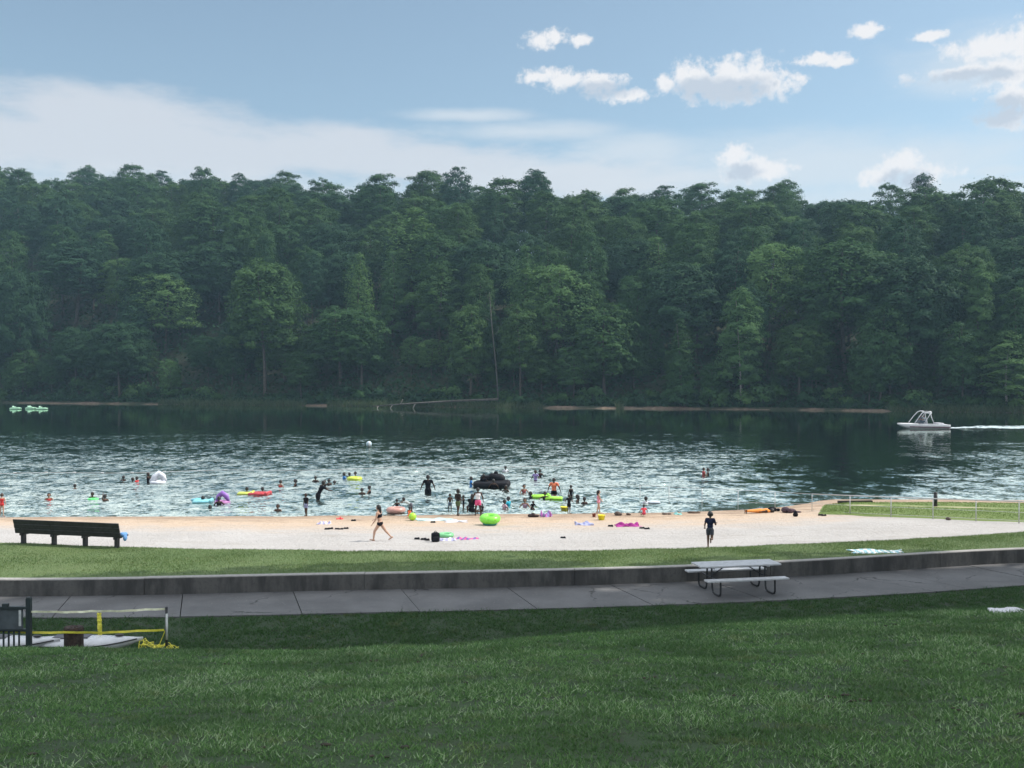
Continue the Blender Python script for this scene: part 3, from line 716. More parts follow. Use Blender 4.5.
def scatter(y0, y1, dens, xw=.575, pad=1.5):
    A = (y1 - y0) * ((y0 + y1) * xw + 2 * pad); n = int(A * dens); y = RNG.uniform(y0, y1, int(n * 1.2)); w = y * xw + pad
    k = RNG.random(len(y)) < w / w.max(); y = y[k]; return RNG.uniform(-1, 1, len(y)) * (y * xw + pad), y
M_BL = blade_mat('grass_blade', (.066, .160, .044), (.165, .315, .092), (.42, .54, .31), (.19, .18, .07))
xs_, ys_, hs_, ws_ = [], [], [], []
for y0, y1, dn, hm, wm in ((5.2, 10, 2300, .024, .016), (10, 15, 1500, .028, .021), (15, 20, 1050, .032, .026), (20, 29.5, 900, .045, .024)):
    x, y = scatter(y0, y1, dn * GRASS); k = y < f_path(x) + .16 * RNG.random(len(x)) ** 2 * (.3 + 1.4 * vnoise(x, y, 1.1, 63)); x, y = x[k], y[k]
    # thin and clump: tufts, bare scrapes
    cl = vnoise(x, y, 7, 51) * .6 + vnoise(x, y, 2.2, 52) * .4; k = (cl > .40) | (RNG.random(len(x)) < .30); x, y, cl = x[k], y[k], cl[k]
    xs_.append(x); ys_.append(y); hs_.append(hm * (.5 + 1.1 * RNG.random(len(x)) * (.5 + cl))); ws_.append(np.full(len(x), wm))
x, y = np.concatenate(xs_), np.concatenate(ys_)
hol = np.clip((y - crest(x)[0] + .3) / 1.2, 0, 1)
bare = vnoise(x, y, 2.6, 53) * .55 + vnoise(x, y, 6.5, 54) * .45; far = np.clip((y - 8) / 6, .2, 1); keep = ~((bare > .74) & (RNG.random(len(x)) < .85) & (y < crest(x)[0] + 1))
x, y, hol = x[keep], y[keep], hol[keep]; hh_, ww_ = np.concatenate(hs_)[keep], np.concatenate(ws_)[keep]
lush = vnoise(x, y, .7, 55) * .5 + vnoise(x, y, 2.0, 56) * .5
hh_ = hh_ * (.65 + .9 * lush)
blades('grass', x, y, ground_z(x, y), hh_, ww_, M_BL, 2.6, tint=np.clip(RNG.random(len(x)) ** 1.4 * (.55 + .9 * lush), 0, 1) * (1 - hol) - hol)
xc, yc_ = scatter(5.2, 21, 60); k = (vnoise(xc, yc_, .8, 57) * .6 + vnoise(xc, yc_, 3, 58) * .4 > .42) & (yc_ < crest(xc)[0] + .2); xc, yc_ = xc[k], yc_[k]
blades('clover_flecks', xc, yc_, ground_z(xc, yc_) + .012, RNG.uniform(.004, .03, len(xc)), np.interp(yc_, (5, 20), (.010, .020)), mat('clover_pale', (.24, .34, .18), .6, .3, 3), 2.5)
xd, yd_ = scatter(6, 22, .9); k = (vnoise(xd, yd_, .5, 59) > .42) & (yd_ < crest(xd)[0] + .1); xd, yd_ = xd[k], yd_[k]
mm = MB()
for a_, b_ in zip(xd, yd_):
    z_ = float(ground_z(a_, b_)); r_ = random.uniform(.012, .034)
    for q in range(random.choice((1, 1, 2, 3))): mm.ell((a_ + random.uniform(-.12, .12), b_ + random.uniform(-.06, .06), z_ + .015), (r_ * random.uniform(.8, 2.0), r_, r_ * .45))
tag(mm.build('leaf_litter', mat('soil_clod', (.04, .034, .022), .9, .4, 9), None, True), kind='stuff')
# longer sunny grass on the lawn by the sand
M_BL2 = blade_mat('sunny_blade', (.10, .18, .052), (.14, .215, .066), (.20, .25, .10), (.21, .19, .09))
n = int(110000 * GRASS); x = RNG.uniform(-19, 21, n); v = RNG.random(n) ** .8; y0 = f_wall(x) + .3; y1 = f_sand(x) + .18 + .25 * (vnoise(x, x * 0, .9, 41) - .5)
y = y0 + (y1 - y0) * v
blades('lawn_grass', x, y, lawn_z(x, y), RNG.uniform(.02, .06, n), np.full(n, .015), M_BL2, 1.7)
SX, SY, SZ = SPIT; n = int(24000 * GRASS); i = RNG.integers(1, SX.shape[0] - 1, n); j = RNG.integers(1, 110, n); fu, fv = RNG.random(n), RNG.random(n)
lerp = lambda G: (G[i, j] + (G[i, np.minimum(j + 1, G.shape[1] - 1)] - G[i, j]) * fu + (G[i + 1, j] - G[i, j]) * fv)
x, y, z = lerp(SX), lerp(SY), lerp(SZ)
ty = np.interp(x, [p.x for p in pts], [p.y for p in pts]); k = (np.abs(y - ty) > .5) | (x < pts[0].x)
blades('spit_grass', x[k], y[k], z[k], RNG.uniform(.02, .06, k.sum()), np.full(k.sum(), .028), blade_mat('spit_blade', (.15, .24, .055), (.19, .27, .075), (.24, .29, .11), (.24, .20, .09)), 1.8)
# ------------------------------------------------------------------ things on the beach, the lawn and the lake
M_WOODDK = mat('dark_bench_plank', (.022, .021, .023), .6, .3, 5, .004, 60)
M_STEELDK = mat('dark_steel', (.035, .037, .04), .45, .2, 10, metal=.4)
M_GALV = mat('galvanised_steel', (.50, .50, .49), .45, .12, 20, metal=.35)
M_TABLE = mat('weathered_table_plank', (.50, .51, .53), .4, .12, 7, .004, 40)
def plastic(name, col, rough=.35): return mat('plastic_' + name, col, rough, .08, 4)

# long bench seen from behind, facing the lake
pl, pr_ = on_sand(16, 545), on_sand(121, 549.5)
bx = Vector((pr_.x - pl.x, pr_.y - pl.y, 0)); L = bx.length; ang = math.atan2(bx.y, bx.x); mid = (pl + pr_) / 2
bench = empty('park_bench', (mid.x, mid.y, mid.z - .02), ang, 'long dark slatted bench facing the lake at the sand edge', 'bench')
for k in range(4):
    x = -L / 2 + .22 + k * (L - .44) / 3
    lb = MB().box((x, .10, .19), (.10, .16, .46), bev=.006).box((x, .14, .385), (.07, .40, .07))
    M = Matrix.Rotation(R(-14), 3, 'X').inverted(); lb.box((x, -.045, .62), (.07, .055, .50), M=M)
    lb.build('leg', M_WOODDK, bench)
sb = MB()
for j in range(3): sb.box((0, .04 + j * .15, .445), (L, .135, .045), bev=.008)
sb.build('seat', M_WOODDK, bench)
bb = MB(); M = Matrix.Rotation(R(-14), 3, 'X').inverted()
for j in range(3): bb.box((0, -.035 - j * .041, .50 + j * .163), (L, .042, .156), M=M, bev=.008)
bb.build('backrest', M_WOODDK, bench)
# blue bundle on the bench end
bp = bench.location + Matrix.Rotation(ang, 3, 'Z') @ Vector((L / 2 + .02, .14, .42))
bag = MB().ell((-.05, 0, .10), (.17, .15, .11)).ell((.05, -.02, -.02), (.08, .15, .16)).ell((.02, .08, .12), (.10, .09, .08)).ell((-.10, -.06, .15), (.07, .07, .06))
o = bag.build('towel_bundle', cloth((.16, .33, .62)), None, True); o.location = bp; o.scale = (.75,) * 3; tag(o, 'rumpled light blue bundle on the end of the long bench', 'towel')

# picnic table on the path
c0 = P(736, 590.5, Z_PATH); ta = math.atan2(P(770, 582, Z_PATH).y - P(700, 588, Z_PATH).y, P(770, 582, Z_PATH).x - P(700, 588, Z_PATH).x) * .55
tb = empty('picnic_table', (c0.x, c0.y, Z_PATH), ta, 'grey picnic table with attached benches and bent steel legs on the concrete path', 'picnic table')
tp = MB()
for j in range(5): tp.box((0, (j - 2) * .148, .745), (2.34, .138, .042), bev=.006)
for x in (-.8, 0, .8): tp.box((x, 0, .712), (.09, .70, .026))
tp.build('tabletop', M_TABLE, tb)
for s in (-1, 1):
    sb = MB()
    for j in (-1, 1): sb.box((0, s * .70 + j * .073, .445), (2.34, .138, .042), bev=.006)
    sb.build('seat', M_TABLE, tb)
for x in (-.78, .78):
    fb = MB(); r = .026
    for s in (-1, 1):                       # one bent tube each side: table, down, foot bow, up to the seat
        pts = [(x, s * .16, .70), (x, s * .17, .40), (x, s * .20, .14), (x, s * .25, .05), (x, s * .36, .027), (x, s * .62, .027), (x, s * .73, .05), (x, s * .77, .12), (x, s * .77, .42)]
        fine = []
        for i in range(len(pts) - 1):
            for q in range(3): fine.append(Vector(pts[i]).lerp(Vector(pts[i + 1]), q / 3))
        fine.append(Vector(pts[-1])); fb.tube(fine, r, 8)
    fb.tube([(x, -.78, .42), (x, .78, .42)], .02, 8).tube([(x, -.34, .70), (x, .34, .70)], .022, 8)
    fb.build('leg_frame', M_STEELDK, tb)
MB().tube([(-.76, 0, .42), (-.30, 0, .70)], .016, 6).tube([(.76, 0, .42), (.30, 0, .70)], .016, 6).build('brace', M_STEELDK, tb)

# ---- the corner with board, stump, paddle craft and tape, just past the crest of the slope
def gz(p): return float(ground_z(p.x, p.y))
yb = 20.2; xr = PY(29, 640, yb).x
brd = empty('board_stand', (xr, yb, float(ground_z(xr, yb))), 0, 'dark green board on posts with upright bars below it, standing on the grass', 'stand')
M_GREENDK = mat('dark_green_paint', (.022, .033, .036), .5, .2, 6)
ztop = PY(29, 598, yb).z - brd.location.z; zr = PY(20, 607.5, yb).z - brd.location.z; zb = PY(20, 630, yb).z - brd.location.z
for x in (0.0, -1.35): MB().box((x, 0, ztop / 2 - .05), (.095, .095, ztop + .1), bev=.008).box((x, 0, ztop + .005), (.075, .075, .025)).build('post', M_GREENDK, brd)
MB().box((-.675, 0, zr), (1.30, .10, .05), bev=.006).box((-.675, 0, zb), (1.30, .07, .05), bev=.006).build('rail', M_GREENDK, brd)
MB().box((-.68, 0, (zr + zb) / 2 - .005), (1.12, .03, zr - zb - .06), bev=.004).build('panel', mat('slate_panel', (.07, .085, .095), .55, .25, 4), brd)
for k in range(11): MB().tube([(-.20 - k * .105, 0, -.05), (-.20 - k * .105, 0, zb - .02)], .02, 8).build('bar', M_GREENDK, brd)
MB().box((-.47, 0, zr + .055), (.12, .08, .06), bev=.01).build('latch_box', M_GREENDK, brd)
MB().box((-.17, -.02, (zr + zb) / 2 + .02), (.05, .012, zr - zb - .13)).build('pale_strip', mat('pale_strip', (.5, .52, .52), .6), brd)

ys = 20.75; st = PY(74, 640, ys); gzs = gz(st)
rad = .19; zt = PY(74, 627, ys).z - gzs
rs = random.Random(3); prof = MB(); nseg = 20; V = []; Fc = []
ir = [1 + rs.uniform(-.10, .10) for _ in range(nseg)]
for lv, (zz, f) in enumerate(((-.05, 1.25), (.06, 1.1), (.25, 1.0), (zt * .7, .97), (zt - .02, 1.0), (zt, .93), (zt + .005, .35))):
    for k in range(nseg): a = 2 * math.pi * k / nseg; V.append((rad * f * ir[k] * math.cos(a), rad * f * ir[k] * math.sin(a), zz + (rs.uniform(-.012, .02) if lv > 3 else 0)))
for i in range(6):
    for k in range(nseg): Fc.append((i * nseg + k, i * nseg + (k + 1) % nseg, (i + 1) * nseg + (k + 1) % nseg, (i + 1) * nseg + k))
Fc.append(tuple(6 * nseg + k for k in range(nseg)))
o = MB().add(V, Fc).build('tree_stump', mat('stump_bark', (.045, .03, .024), .9, .5, 9, .03, 25)); o.location = (st.x, ys, gzs); tag(o, 'dark brown stump standing between two white paddle craft', 'stump')

def paddle_craft(px, y, length, flip, label):
    p = PY(px, 645, y); root = empty('paddle_craft', (p.x, y, gz(p) + .05), R(3) * flip, label, 'kayak', 'white paddle craft lying on the grass')
    n = 22; V = []; Fc = []; k = 14
    for i in range(n):
        t = i / (n - 1); w = .39 * math.sin(math.pi * min(1, .10 + t * .90)) ** .55 * (1 if t < .55 else (1 - ((t - .55) / .45) ** 2.3)); w = max(w, .012)
        zc = .20 + .09 * max(0, (t - .6) / .4) ** 2; hh = .20 * (w / .39) ** .45
        for j in range(k):
            a = 2 * math.pi * j / k; cz = math.sin(a)
            V.append((-length / 2 + t * length, w * math.cos(a), zc + hh * (cz if cz < 0 else cz * .72) * (abs(cz) ** .0)))
    for i in range(n - 1):
        for j in range(k): Fc.append((i * k + j, (i + 1) * k + j, (i + 1) * k + (j + 1) % k, i * k + (j + 1) % k))
    Fc += [tuple(range(k)), tuple((n - 1) * k + j for j in range(k - 1, -1, -1))]
    MB().add(V, Fc).build('hull', plastic('hull_white', (.62, .63, .66), .3), root, True)
    def rim(t): return -length / 2 + t * length
    st = MB()
    for s in (-1, 1):
        pts = []
        for i in range(2, n - 1):
            row = V[i * k:(i + 1) * k]; m = max(row, key=lambda q: s * q[1]); pts.append((m[0], m[1] + s * .004, m[2] + .012))
        st.tube(pts, .014, 6)
    st.build('rub_strip', plastic('strip_black', (.02, .02, .022)), root, True)
    MB().box((rim(.40), 0, .335), (length * .30, .30, .05), bev=.02).build('deck_pad', plastic('deck_grey', (.10, .10, .115), .6), root)
    MB().ell((rim(.80), 0, .36), (.10, .05, .03)).build('deck_cap', plastic('deck_dark', (.03, .03, .03)), root, True)
    return root
paddle_craft(84, 21.5, 2.5, 1, 'white paddle craft with dark stripe, its pointed bow beside the wrapped stake')
paddle_craft(3, 21.3, 2.5, -1, 'white paddle craft behind the dark green board stand')

M_TAPE = mat('caution_tape', (.72, .66, .07), .5, .15, 9); M_TAPEW = mat('pale_tape', (.90, .88, .62), .5, .2, 9)
def ribbon(name, pts, w, m, label=None, parent=None, tw=0.5, loc=None):
    V = []; n = len(pts)
    for i, p in enumerate(pts):
        a = .25 * math.sin(i * tw); V += [(p[0], p[1] + w / 2 * math.sin(a), p[2] - w / 2 * math.cos(a)), (p[0], p[1] - w / 2 * math.sin(a), p[2] + w / 2 * math.cos(a))]
        V += [(V[-2][0], V[-2][1] + .004, V[-2][2]), (V[-1][0], V[-1][1] + .004, V[-1][2])]
    Fc = []
    for i in range(n - 1):
        q = i * 4; Fc += [(q, q + 4, q + 5, q + 1), (q + 2, q + 3, q + 7, q + 6), (q + 1, q + 5, q + 7, q + 3), (q, q + 2, q + 6, q + 4)]
    o = MB().add(V, Fc).build(name, m, parent); 
    if label: tag(o, label, 'tape', 'tape strung round the paddle craft')
    return o
def sag(a, b, s, n=28): return [a.lerp(b, i / (n - 1)) + Vector((0, 0, -s * 4 * (i / (n - 1)) * (1 - i / (n - 1)) + .004 * math.sin(i * 1.7) + .006 * math.sin(i * .61))) for i in range(n)]
yp_ = 20.9
ribbon('caution_tape', sag(PY(31, 612, yb), PY(165, 609, yp_), .02), .042, M_TAPEW, 'pale upper tape stretched from the dark green board to the slim pole')
ribbon('caution_tape', sag(PY(-20, 630.5, yb - .06), PY(164, 630, yp_), .05), .045, M_TAPE, 'yellow lower tape stretched past the stump to the slim pole')
pp = PY(166.5, 640, yp_); pole = empty('pole', (pp.x, yp_, gz(pp)), 0, 'slim dark pole with pale sleeve holding the tape ends', 'pole')
zt = PY(166, 608, yp_).z - gz(pp)
MB().tube([(0, 0, -.05), (0, 0, zt)], .028, 10).ell((0, 0, zt), (.03, .03, .03)).build('shaft', M_STEELDK, pole, True)
MB().tube([(.012, -.012, zt * .42), (.012, -.012, zt * .90)], .024, 10).build('sleeve', mat('pale_sleeve', (.55, .57, .55), .5), pole, True)
sp_ = PY(100.5, 640, 22.1); stk = empty('stake', (sp_.x, 22.1, gz(sp_)), 0, 'short stake wrapped in bright yellow tape behind the white hull', 'stake')
zt = PY(100, 611, 22.1).z - gz(sp_); rr = random.Random(5)
MB().tube([(0, 0, -.05), (-.03, 0, zt)], .03, 8).build('shaft', mat('raw_wood', (.30, .22, .13), .8), stk)
wr = MB()
for k in range(20): wr.torus((-.03 * k / 20, 0, .06 + k * (zt - .09) / 20), .036 + rr.uniform(-.004, .006), .009, Matrix.Rotation(R(rr.uniform(-24, 24)), 3, 'Y'), 14, 6, 3.4)
wr.build('tape_wrap', M_TAPE, stk, True)
tw = MB(); rr = random.Random(9); heap = []
for k in range(11):
    p = PY(rr.uniform(142, 180), 650, 20.9 + rr.uniform(-.2, .6)); z0 = gz(p); pts = []
    for i in range(14): a = i * .7 + k; pts.append((p.x + .10 * math.cos(a) * rr.uniform(.5, 1.6), p.y + .10 * math.sin(a), z0 + .10 + .26 * abs(math.sin(i * .5 + k)) * rr.uniform(.6, 1.1)))
    V = []; 
    heap += pts
tw.tube(heap, .010, 4)
o = tw.build('tape_heap', M_TAPE); tag(o, 'crumpled heap of yellow tape on the grass below the slim pole', 'tape')
ribbon('caution_tape', sag(PY(165.5, 630, yp_), PY(158, 648, yp_ - .1), .0, 8), .04, M_TAPE, 'short yellow tape end hanging from the slim pole to the heap')

# ---- cloths, towels, bags and shoes
def towel(px, row, w, d, col, label, rz=0, place='sand', name='towel', cat='towel', rumple=.05, seed=1, col2=None, group=None, thick=.012):
    p = {'sand': on_sand, 'lawn': on_lawn}[place](px, row) if place != 'ground' else place_ground(px, row)
    n, k = 26, 18; V = []; rn = np.random.default_rng(seed)
    ph = rn.uniform(0, 6, 6)
    def zf(u, v): return thick + rumple * max(0, (math.sin(u * 9 + ph[0] + 2 * v) * math.sin(v * 7 + ph[1]) + .6 * math.sin(u * 17 + v * 11 + ph[2])))
    def ef(u, v): return (w * (u - .5) * (1 + .12 * math.sin(v * 6 + ph[3])), d * (v - .5) * (1 + .15 * math.sin(u * 7 + ph[4])))
    m = MB(); m.sheet(lambda u, v: (*ef(u, v), zf(u, v)), n, k); q = len(m.v)
    m.sheet(lambda u, v: (*ef(u, v), -.01), n, k)
    m.f = m.f[:len(m.f) // 2] + [f[::-1] for f in m.f[len(m.f) // 2:]]
    idx = [(i, 0) for i in range(n)] + [(n - 1, j) for j in range(1, k)] + [(i, k - 1) for i in range(n - 2, -1, -1)] + [(0, j) for j in range(k - 2, 0, -1)]
    vid = [j * n + i for i, j in idx]
    for a in range(len(vid)): b_ = vid[(a + 1) % len(vid)]; m.f.append((vid[a], vid[a] + q, b_ + q, b_))
    if col2:
        nm = 'print_%d_%d' % (int(px), int(row)); mm, t, b = newmat(nm); oo = t.obj()
        wv = t.node('ShaderNodeTexWave'); t.put(wv.inputs['Vector'], oo); wv.inputs['Scale'].default_value = 1.6; wv.inputs['Distortion'].default_value = 1.5
        t.put(b.inputs['Base Color'], t.mix(t.ramp(wv.outputs['Fac'], .4, .6), col, col2)); b.inputs['Roughness'].default_value = .85
    else: mm = cloth(col)
    o = m.build(name, mm, None, True); o.location = (p.x, p.y, p.z); o.rotation_euler.z = R(rz)
    return tag(o, label, cat, group)
def place_ground(px, row):
    z = 1.0
    for _ in range(30): p = P(px, row, z); z = .6 * z + .4 * float(ground_z(p.x, p.y))
    return P(px, row, z)
LILAC = (.42, .40, .62)
towel(324, 524, .55, .5, LILAC, 'crumpled lilac towel on the sand near the shoes row', 8, seed=2, col2=(.7, .7, .75), rumple=.08)
towel(434, 520, 1.5, .7, (.50, .66, .66), 'pale aqua towel spread over damp sand beside the lime ball', 0, seed=3, rumple=.04)
towel(456, 521.5, .9, .6, (.62, .62, .68), 'white and grey towel spread beside the pale aqua one', 5, seed=5, rumple=.04)
towel(447, 540, .62, .55, LILAC, 'lilac towel beside the black backpack', 5, seed=7, rumple=.05, col2=(.65, .65, .75))
towel(466, 539.5, .85, .5, (.75, .12, .33), 'pink and purple print towel spread farthest from the black backpack', -5, seed=8, rumple=.05, col2=(.20, .13, .38))
towel(546, 516, .5, .8, (.45, .14, .40), 'heap of purple and magenta towels at the wet sand edge', 0, seed=9, rumple=.14, col2=(.3, .25, .5))
towel(584, 524.3, .70, .7, (.28, .30, .52), 'slate blue towel lying alone below the yellow bucket', 0, seed=10, rumple=.06, col2=(.4, .42, .6))
towel(628, 526, .95, .55, (.38, .05, .26), 'magenta towel with one corner raised on the dry sand', 4, seed=12, rumple=.10)
towel(877, 552, 1.55, .62, (.30, .52, .60), 'pale blue and white beach towel lying on the lawn strip', -4, 'lawn', seed=13, rumple=.04, col2=(.7, .72, .75))
towel(1010, 612.5, .75, .62, (.72, .72, .76), 'crumpled white cloth on the shaded grass before the path', 0, 'ground', 'cloth', 'cloth', .035, 14)
towel(340, 519, .26, .3, (.75, .12, .12), 'small red cloth at the damp sand edge', 0, seed=15, rumple=.06, name='cloth', cat='cloth')
towel(678, 514.3, .32, .4, (.25, .55, .52), 'small turquoise cloth at the water edge near the fence', 0, seed=16, rumple=.05, name='cloth', cat='cloth')
# backpack
p = on_sand(435.5, 541.5); bpk = empty('backpack', p, R(10), 'black backpack standing on the sand beside the towels', 'backpack')
MB().box((0, 0, .155), (.30, .20, .31), bev=.06).ell((0, 0, .28), (.13, .09, .06)).build('body', cloth(BLACK), bpk, True)
MB().box((0, -.12, .11), (.22, .07, .16), bev=.03).build('front_pocket', cloth((.02, .02, .024)), bpk, True)
for s in (-1, 1): MB().tube([(s * .07, .10, .30), (s * .09, .16, .24), (s * .09, .15, .12), (s * .08, .10, .04)], .016, 6).build('strap', cloth((.02, .02, .02)), bpk, True)
MB().torus((0, .02, .335), .035, .010, Matrix.Rotation(R(90), 3, 'X'), 14, 6).build('handle', cloth((.02, .02, .02)), bpk, True)
# green swim ring lying flat behind the backpack towels
def ring(px, row, Rr, r, col, label, tilt=0, rz=0, base=None, z=None, name='swim_ring', cat='swim ring', col2=None, dip=.35, sq=1.0):
    p = P(px, row, 0) if z is None else (on_sand(px, row) if z == 'sand' else P(px, row, z))
    root = empty(name, p, R(rz), label, cat); M = Matrix.Rotation(R(tilt), 3, 'X')
    lift = r * (1 - 2 * dip) if z is None else r
    if tilt: lift = Rr * abs(math.sin(R(tilt))) + r
    MB().torus((0, 0, lift), Rr, r, M, 36, 14, sq).build('tube', plastic(label[:14].replace(' ', '_'), col, .3), root, True)
    MB().cap(M @ Vector((Rr * .7, -Rr * .7, r * .98)) + Vector((0, 0, lift)), M @ Vector((Rr * .7, -Rr * .7, r * 1.12)) + Vector((0, 0, lift)), .016, .014).build('valve', plastic('valve_clear', (.6, .62, .6)), root, True)
    if col2: MB().torus((0, 0, lift), Rr, r * 1.01, M, 36, 14, sq)
    return root, M, lift
ring(446, 537, .22, .075, (.20, .55, .25), 'green swim ring lying on the sand behind the lilac towel', z='sand')
# big lime tube standing on its edge
p = on_sand(490, 525); big = empty('inflatable_tube', p, R(4), 'fat lime inflatable tube with teal underside resting on the sand', 'inflatable')
lm = plastic('lime_tube', (.22, .72, .06), .3); tl = plastic('teal_tube', (.03, .32, .27), .35)
MB().torus((0, .02, .26), .275, .16, Matrix.Rotation(R(7), 3, 'X'), 40, 16).build('upper_tube', lm, big, True)
MB().torus((0, .02, .10), .215, .10, Matrix.Rotation(R(2), 3, 'X'), 36, 14).build('lower_tube', tl, big, True)
mk = MB()
for s_, q in ((0, .055), (-.06, .03), (.05, .035)): mk.ell((.13 + s_, -.385 + abs(s_) * .1 + .02, .245 + s_ * .2), (q, .012, q * .55))
mk.build('printed_mark', plastic('mark_red', (.35, .05, .03)), big, True)
# beach balls and buckets
def ball(px, row, r, cols, label, z='sand', cat='beach ball'):
    p = on_sand(px, row) if z == 'sand' else P(px, row, z); root = empty('beach_ball', p, R(20), label, cat)
    n = 6
    for k in range(n):
        m = MB(); m.sheet(lambda u, v: (r * math.cos(math.pi * (v - .5)) * math.cos(2 * math.pi * (k + u) / n), r * math.cos(math.pi * (v - .5)) * math.sin(2 * math.pi * (k + u) / n), r + r * math.sin(math.pi * (v - .5))), 6, 12)
        m.build('panel', plastic('ball_%s_%d' % (label[:8].replace(' ', '_'), k % len(cols)), cols[k % len(cols)], .3), root, True)
    return root
ball(412.5, 520.5, .17, ((.45, .75, .05), (.35, .70, .06)), 'lime yellow ball at the water edge beside the orange clad child')
ball(369, 447, .26, ((.62, .66, .68), (.4, .55, .6)), 'pale ball drifting alone far out on the ruffled lake', z=0)
def bucket(px, row, r, h, col, label, z='sand', at=None):
    p = at or (on_sand(px, row) if z == 'sand' else P(px, row, z)); root = empty('bucket', p, 0, label, 'bucket')
    MB().lathe([(.001, 0), (r * .78, 0), (r, h), (r * 1.08, h), (r * 1.08, h - .02), (r * .95, h - .012), (r * .74, .02), (.001, .02)], 22).build('pail', plastic('pail_' + label[:9].replace(' ', '_'), col), root, True)
    MB().tube([(r * math.cos(a), .12 * math.sin(a) * -1, h + r * .75 * math.sin(a)) for a in [math.pi * i / 12 for i in range(13)]], .009, 6).build('handle', plastic('pail_handle', (.7, .7, .65)), root, True)
    return root
bucket(601.5, 520, .16, .22, (.82, .74, .03), 'yellow bucket on the sand below the girl in pink')
bucket(594, 517, .085, .15, (.22, .06, .04), 'small brown bucket next to the yellow one')
p = P(564.5, 511, 0); bucket(0, 0, .19, .24, (.85, .76, .04), 'large yellow bucket floating at the side of the girl in black dress', at=(p.x, p.y, -.04))
# shoes and dark bits left on the sand
M_SHOE = cloth((.02, .02, .022)); rr = random.Random(4)
def shoe(px, row, label, rz, col=None, grp='shoes left on the sand', s=1.0, z=None):
    p = on_sand(px, row); root = empty('shoe', p, R(rz), label, 'shoe', grp, s * .85)
    MB().box((0, 0, .012), (.085, .26, .024), bev=.010).build('sole', cloth((.05, .05, .05)), root, True)
    MB().ell((0, .05, .045), (.042, .075, .035)).ell((0, -.07, .05), (.04, .06, .045)).ell((0, -.01, .045), (.038, .08, .032)).build('upper', cloth(col) if col else M_SHOE, root, True)
for px, row, l, rz in ((327, 529.6, 'dark shoe, first of the row below the lilac towel', 75), (330.5, 529.2, 'dark shoe close up to the first one in the row', 100), (337, 529.6, 'dark shoe in the middle of the row below the lilac towel', 60), (340.5, 529.8, 'dark shoe touching the middle one in the row', 110), (346, 529, 'dark shoe at the end of the row nearest the bikini runner', 80),
        (417, 539.3, 'dark sandal farthest from the black backpack', 70), (423.5, 539.8, 'dark sandal midway between backpack and the farthest sandal', 95), (427, 540.4, 'dark sandal nearest the black backpack', 60),
        (353.5, 521, 'dark shoe alone near the small red cloth', 85), (610.5, 526.5, 'dark sandal at the end of the magenta towel', 70), (642, 528.7, 'dark sandal lying past the magenta towel', 80), (647, 529.3, 'dark sandal touching another past the magenta towel', 100),
        (433, 522.8, 'dark sandal on the pale aqua towel edge', 75), (563, 538.4, 'dark shoe alone on the open dry sand', 60), (820.5, 515.6, 'dark shoe near the first fence post on sand', 80), (824, 516, 'dark shoe lying against another near the fence', 100)):
    shoe(px, row, l, rz)
def clump(px, row, name, label, cat, col, parts, place=on_sand):
    p = place(px, row); m = MB(); rr = random.Random(int(px * 7))
    for (x, y, rx_, ry_, rz_) in parts: m.ell((x, y, rz_ * .8), (rx_, ry_, rz_))
    o = m.build(name, col, None, True); o.location = p; return tag(o, label, cat)
clump(533, 517, 'beach_bag', 'dark beach bag slumped beside the purple towel heap', 'bag', cloth((.05, .035, .035)), [(-.1, 0, .14, .12, .08), (.12, .02, .16, .12, .06), (0, 0, .1, .1, .11)])
clump(617.5, 515.3, 'rock', 'brown rock half sunk in the wet sand near the yellow bucket', 'rock', mat('wet_rock', (.10, .07, .055), .7, .3, 6, .03, 12), [(0, 0, .15, .12, .10), (.12, .03, .10, .09, .07)])
clump(628, 515, 'rock', 'small dark rock between the brown rock and the coral topped child', 'rock', MATS['wet_rock'], [(0, 0, .09, .08, .06), (.08, 0, .06, .05, .04)])
clump(665, 514.5, 'rock', 'low dark rock at the water edge close to the coral topped child', 'rock', MATS['wet_rock'], [(0, 0, .14, .09, .045), (.2, 0, .09, .07, .04)])
clump(692, 513.3, 'driftwood', 'dark driftwood scrap on the wet sand below the fence', 'driftwood', mat('driftwood', (.12, .075, .05), .85, .3, 8), [(0, 0, .22, .07, .05), (.22, .02, .18, .05, .04)])
clump(772, 511, 'gym_bag', 'black bag between the orange towel and the heap of clothes', 'bag', cloth(BLACK), [(0, 0, .20, .14, .11), (.12, 0, .1, .1, .09), (.28, 0, .1, .1, .07)])
clump(789, 512.5, 'clothes_heap', 'heap of dark and pinkish clothes at the water edge by the fence', 'clothes', cloth((.09, .06, .075)), [(-.15, .05, .2, .16, .14), (.1, 0, .22, .18, .10), (.32, -.1, .22, .14, .05), (.0, -.2, .12, .12, .12)])
clump(795.5, 516.5, 'handbag', 'small black bag in front of the heap of clothes', 'bag', cloth(BLACK), [(0, 0, .12, .10, .10), (0, 0, .08, .07, .15)])
clump(948, 520.0, 'stone', 'dark stone at the grass edge under the rail fence', 'rock', MATS['wet_rock'], [(0, 0, .10, .09, .07), (.06, 0, .06, .06, .05)])
# the one lying under an orange towel
p = on_sand(759, 513); per = person(1.35, legs=((2, 4, 2), (0, 4, 2)), arms=((0, 8, 6), (0, 8, 6)))
Rt = np.array(Matrix.Rotation(R(-90), 3, 'X')); 
lie = empty('person', (p.x, p.y, p.z + .10), R(-82), 'person lying on the sand under an orange wrap with dark hair showing', 'person', SA_)
dress(lie, per, 3, (('dress', (.85, .32, .08)), ('pants', (.85, .32, .08))), 'black', 0)
for ch in lie.children:
    ch.rotation_euler = (R(-90), 0, 0); ch.location = (0, -.65, 0)

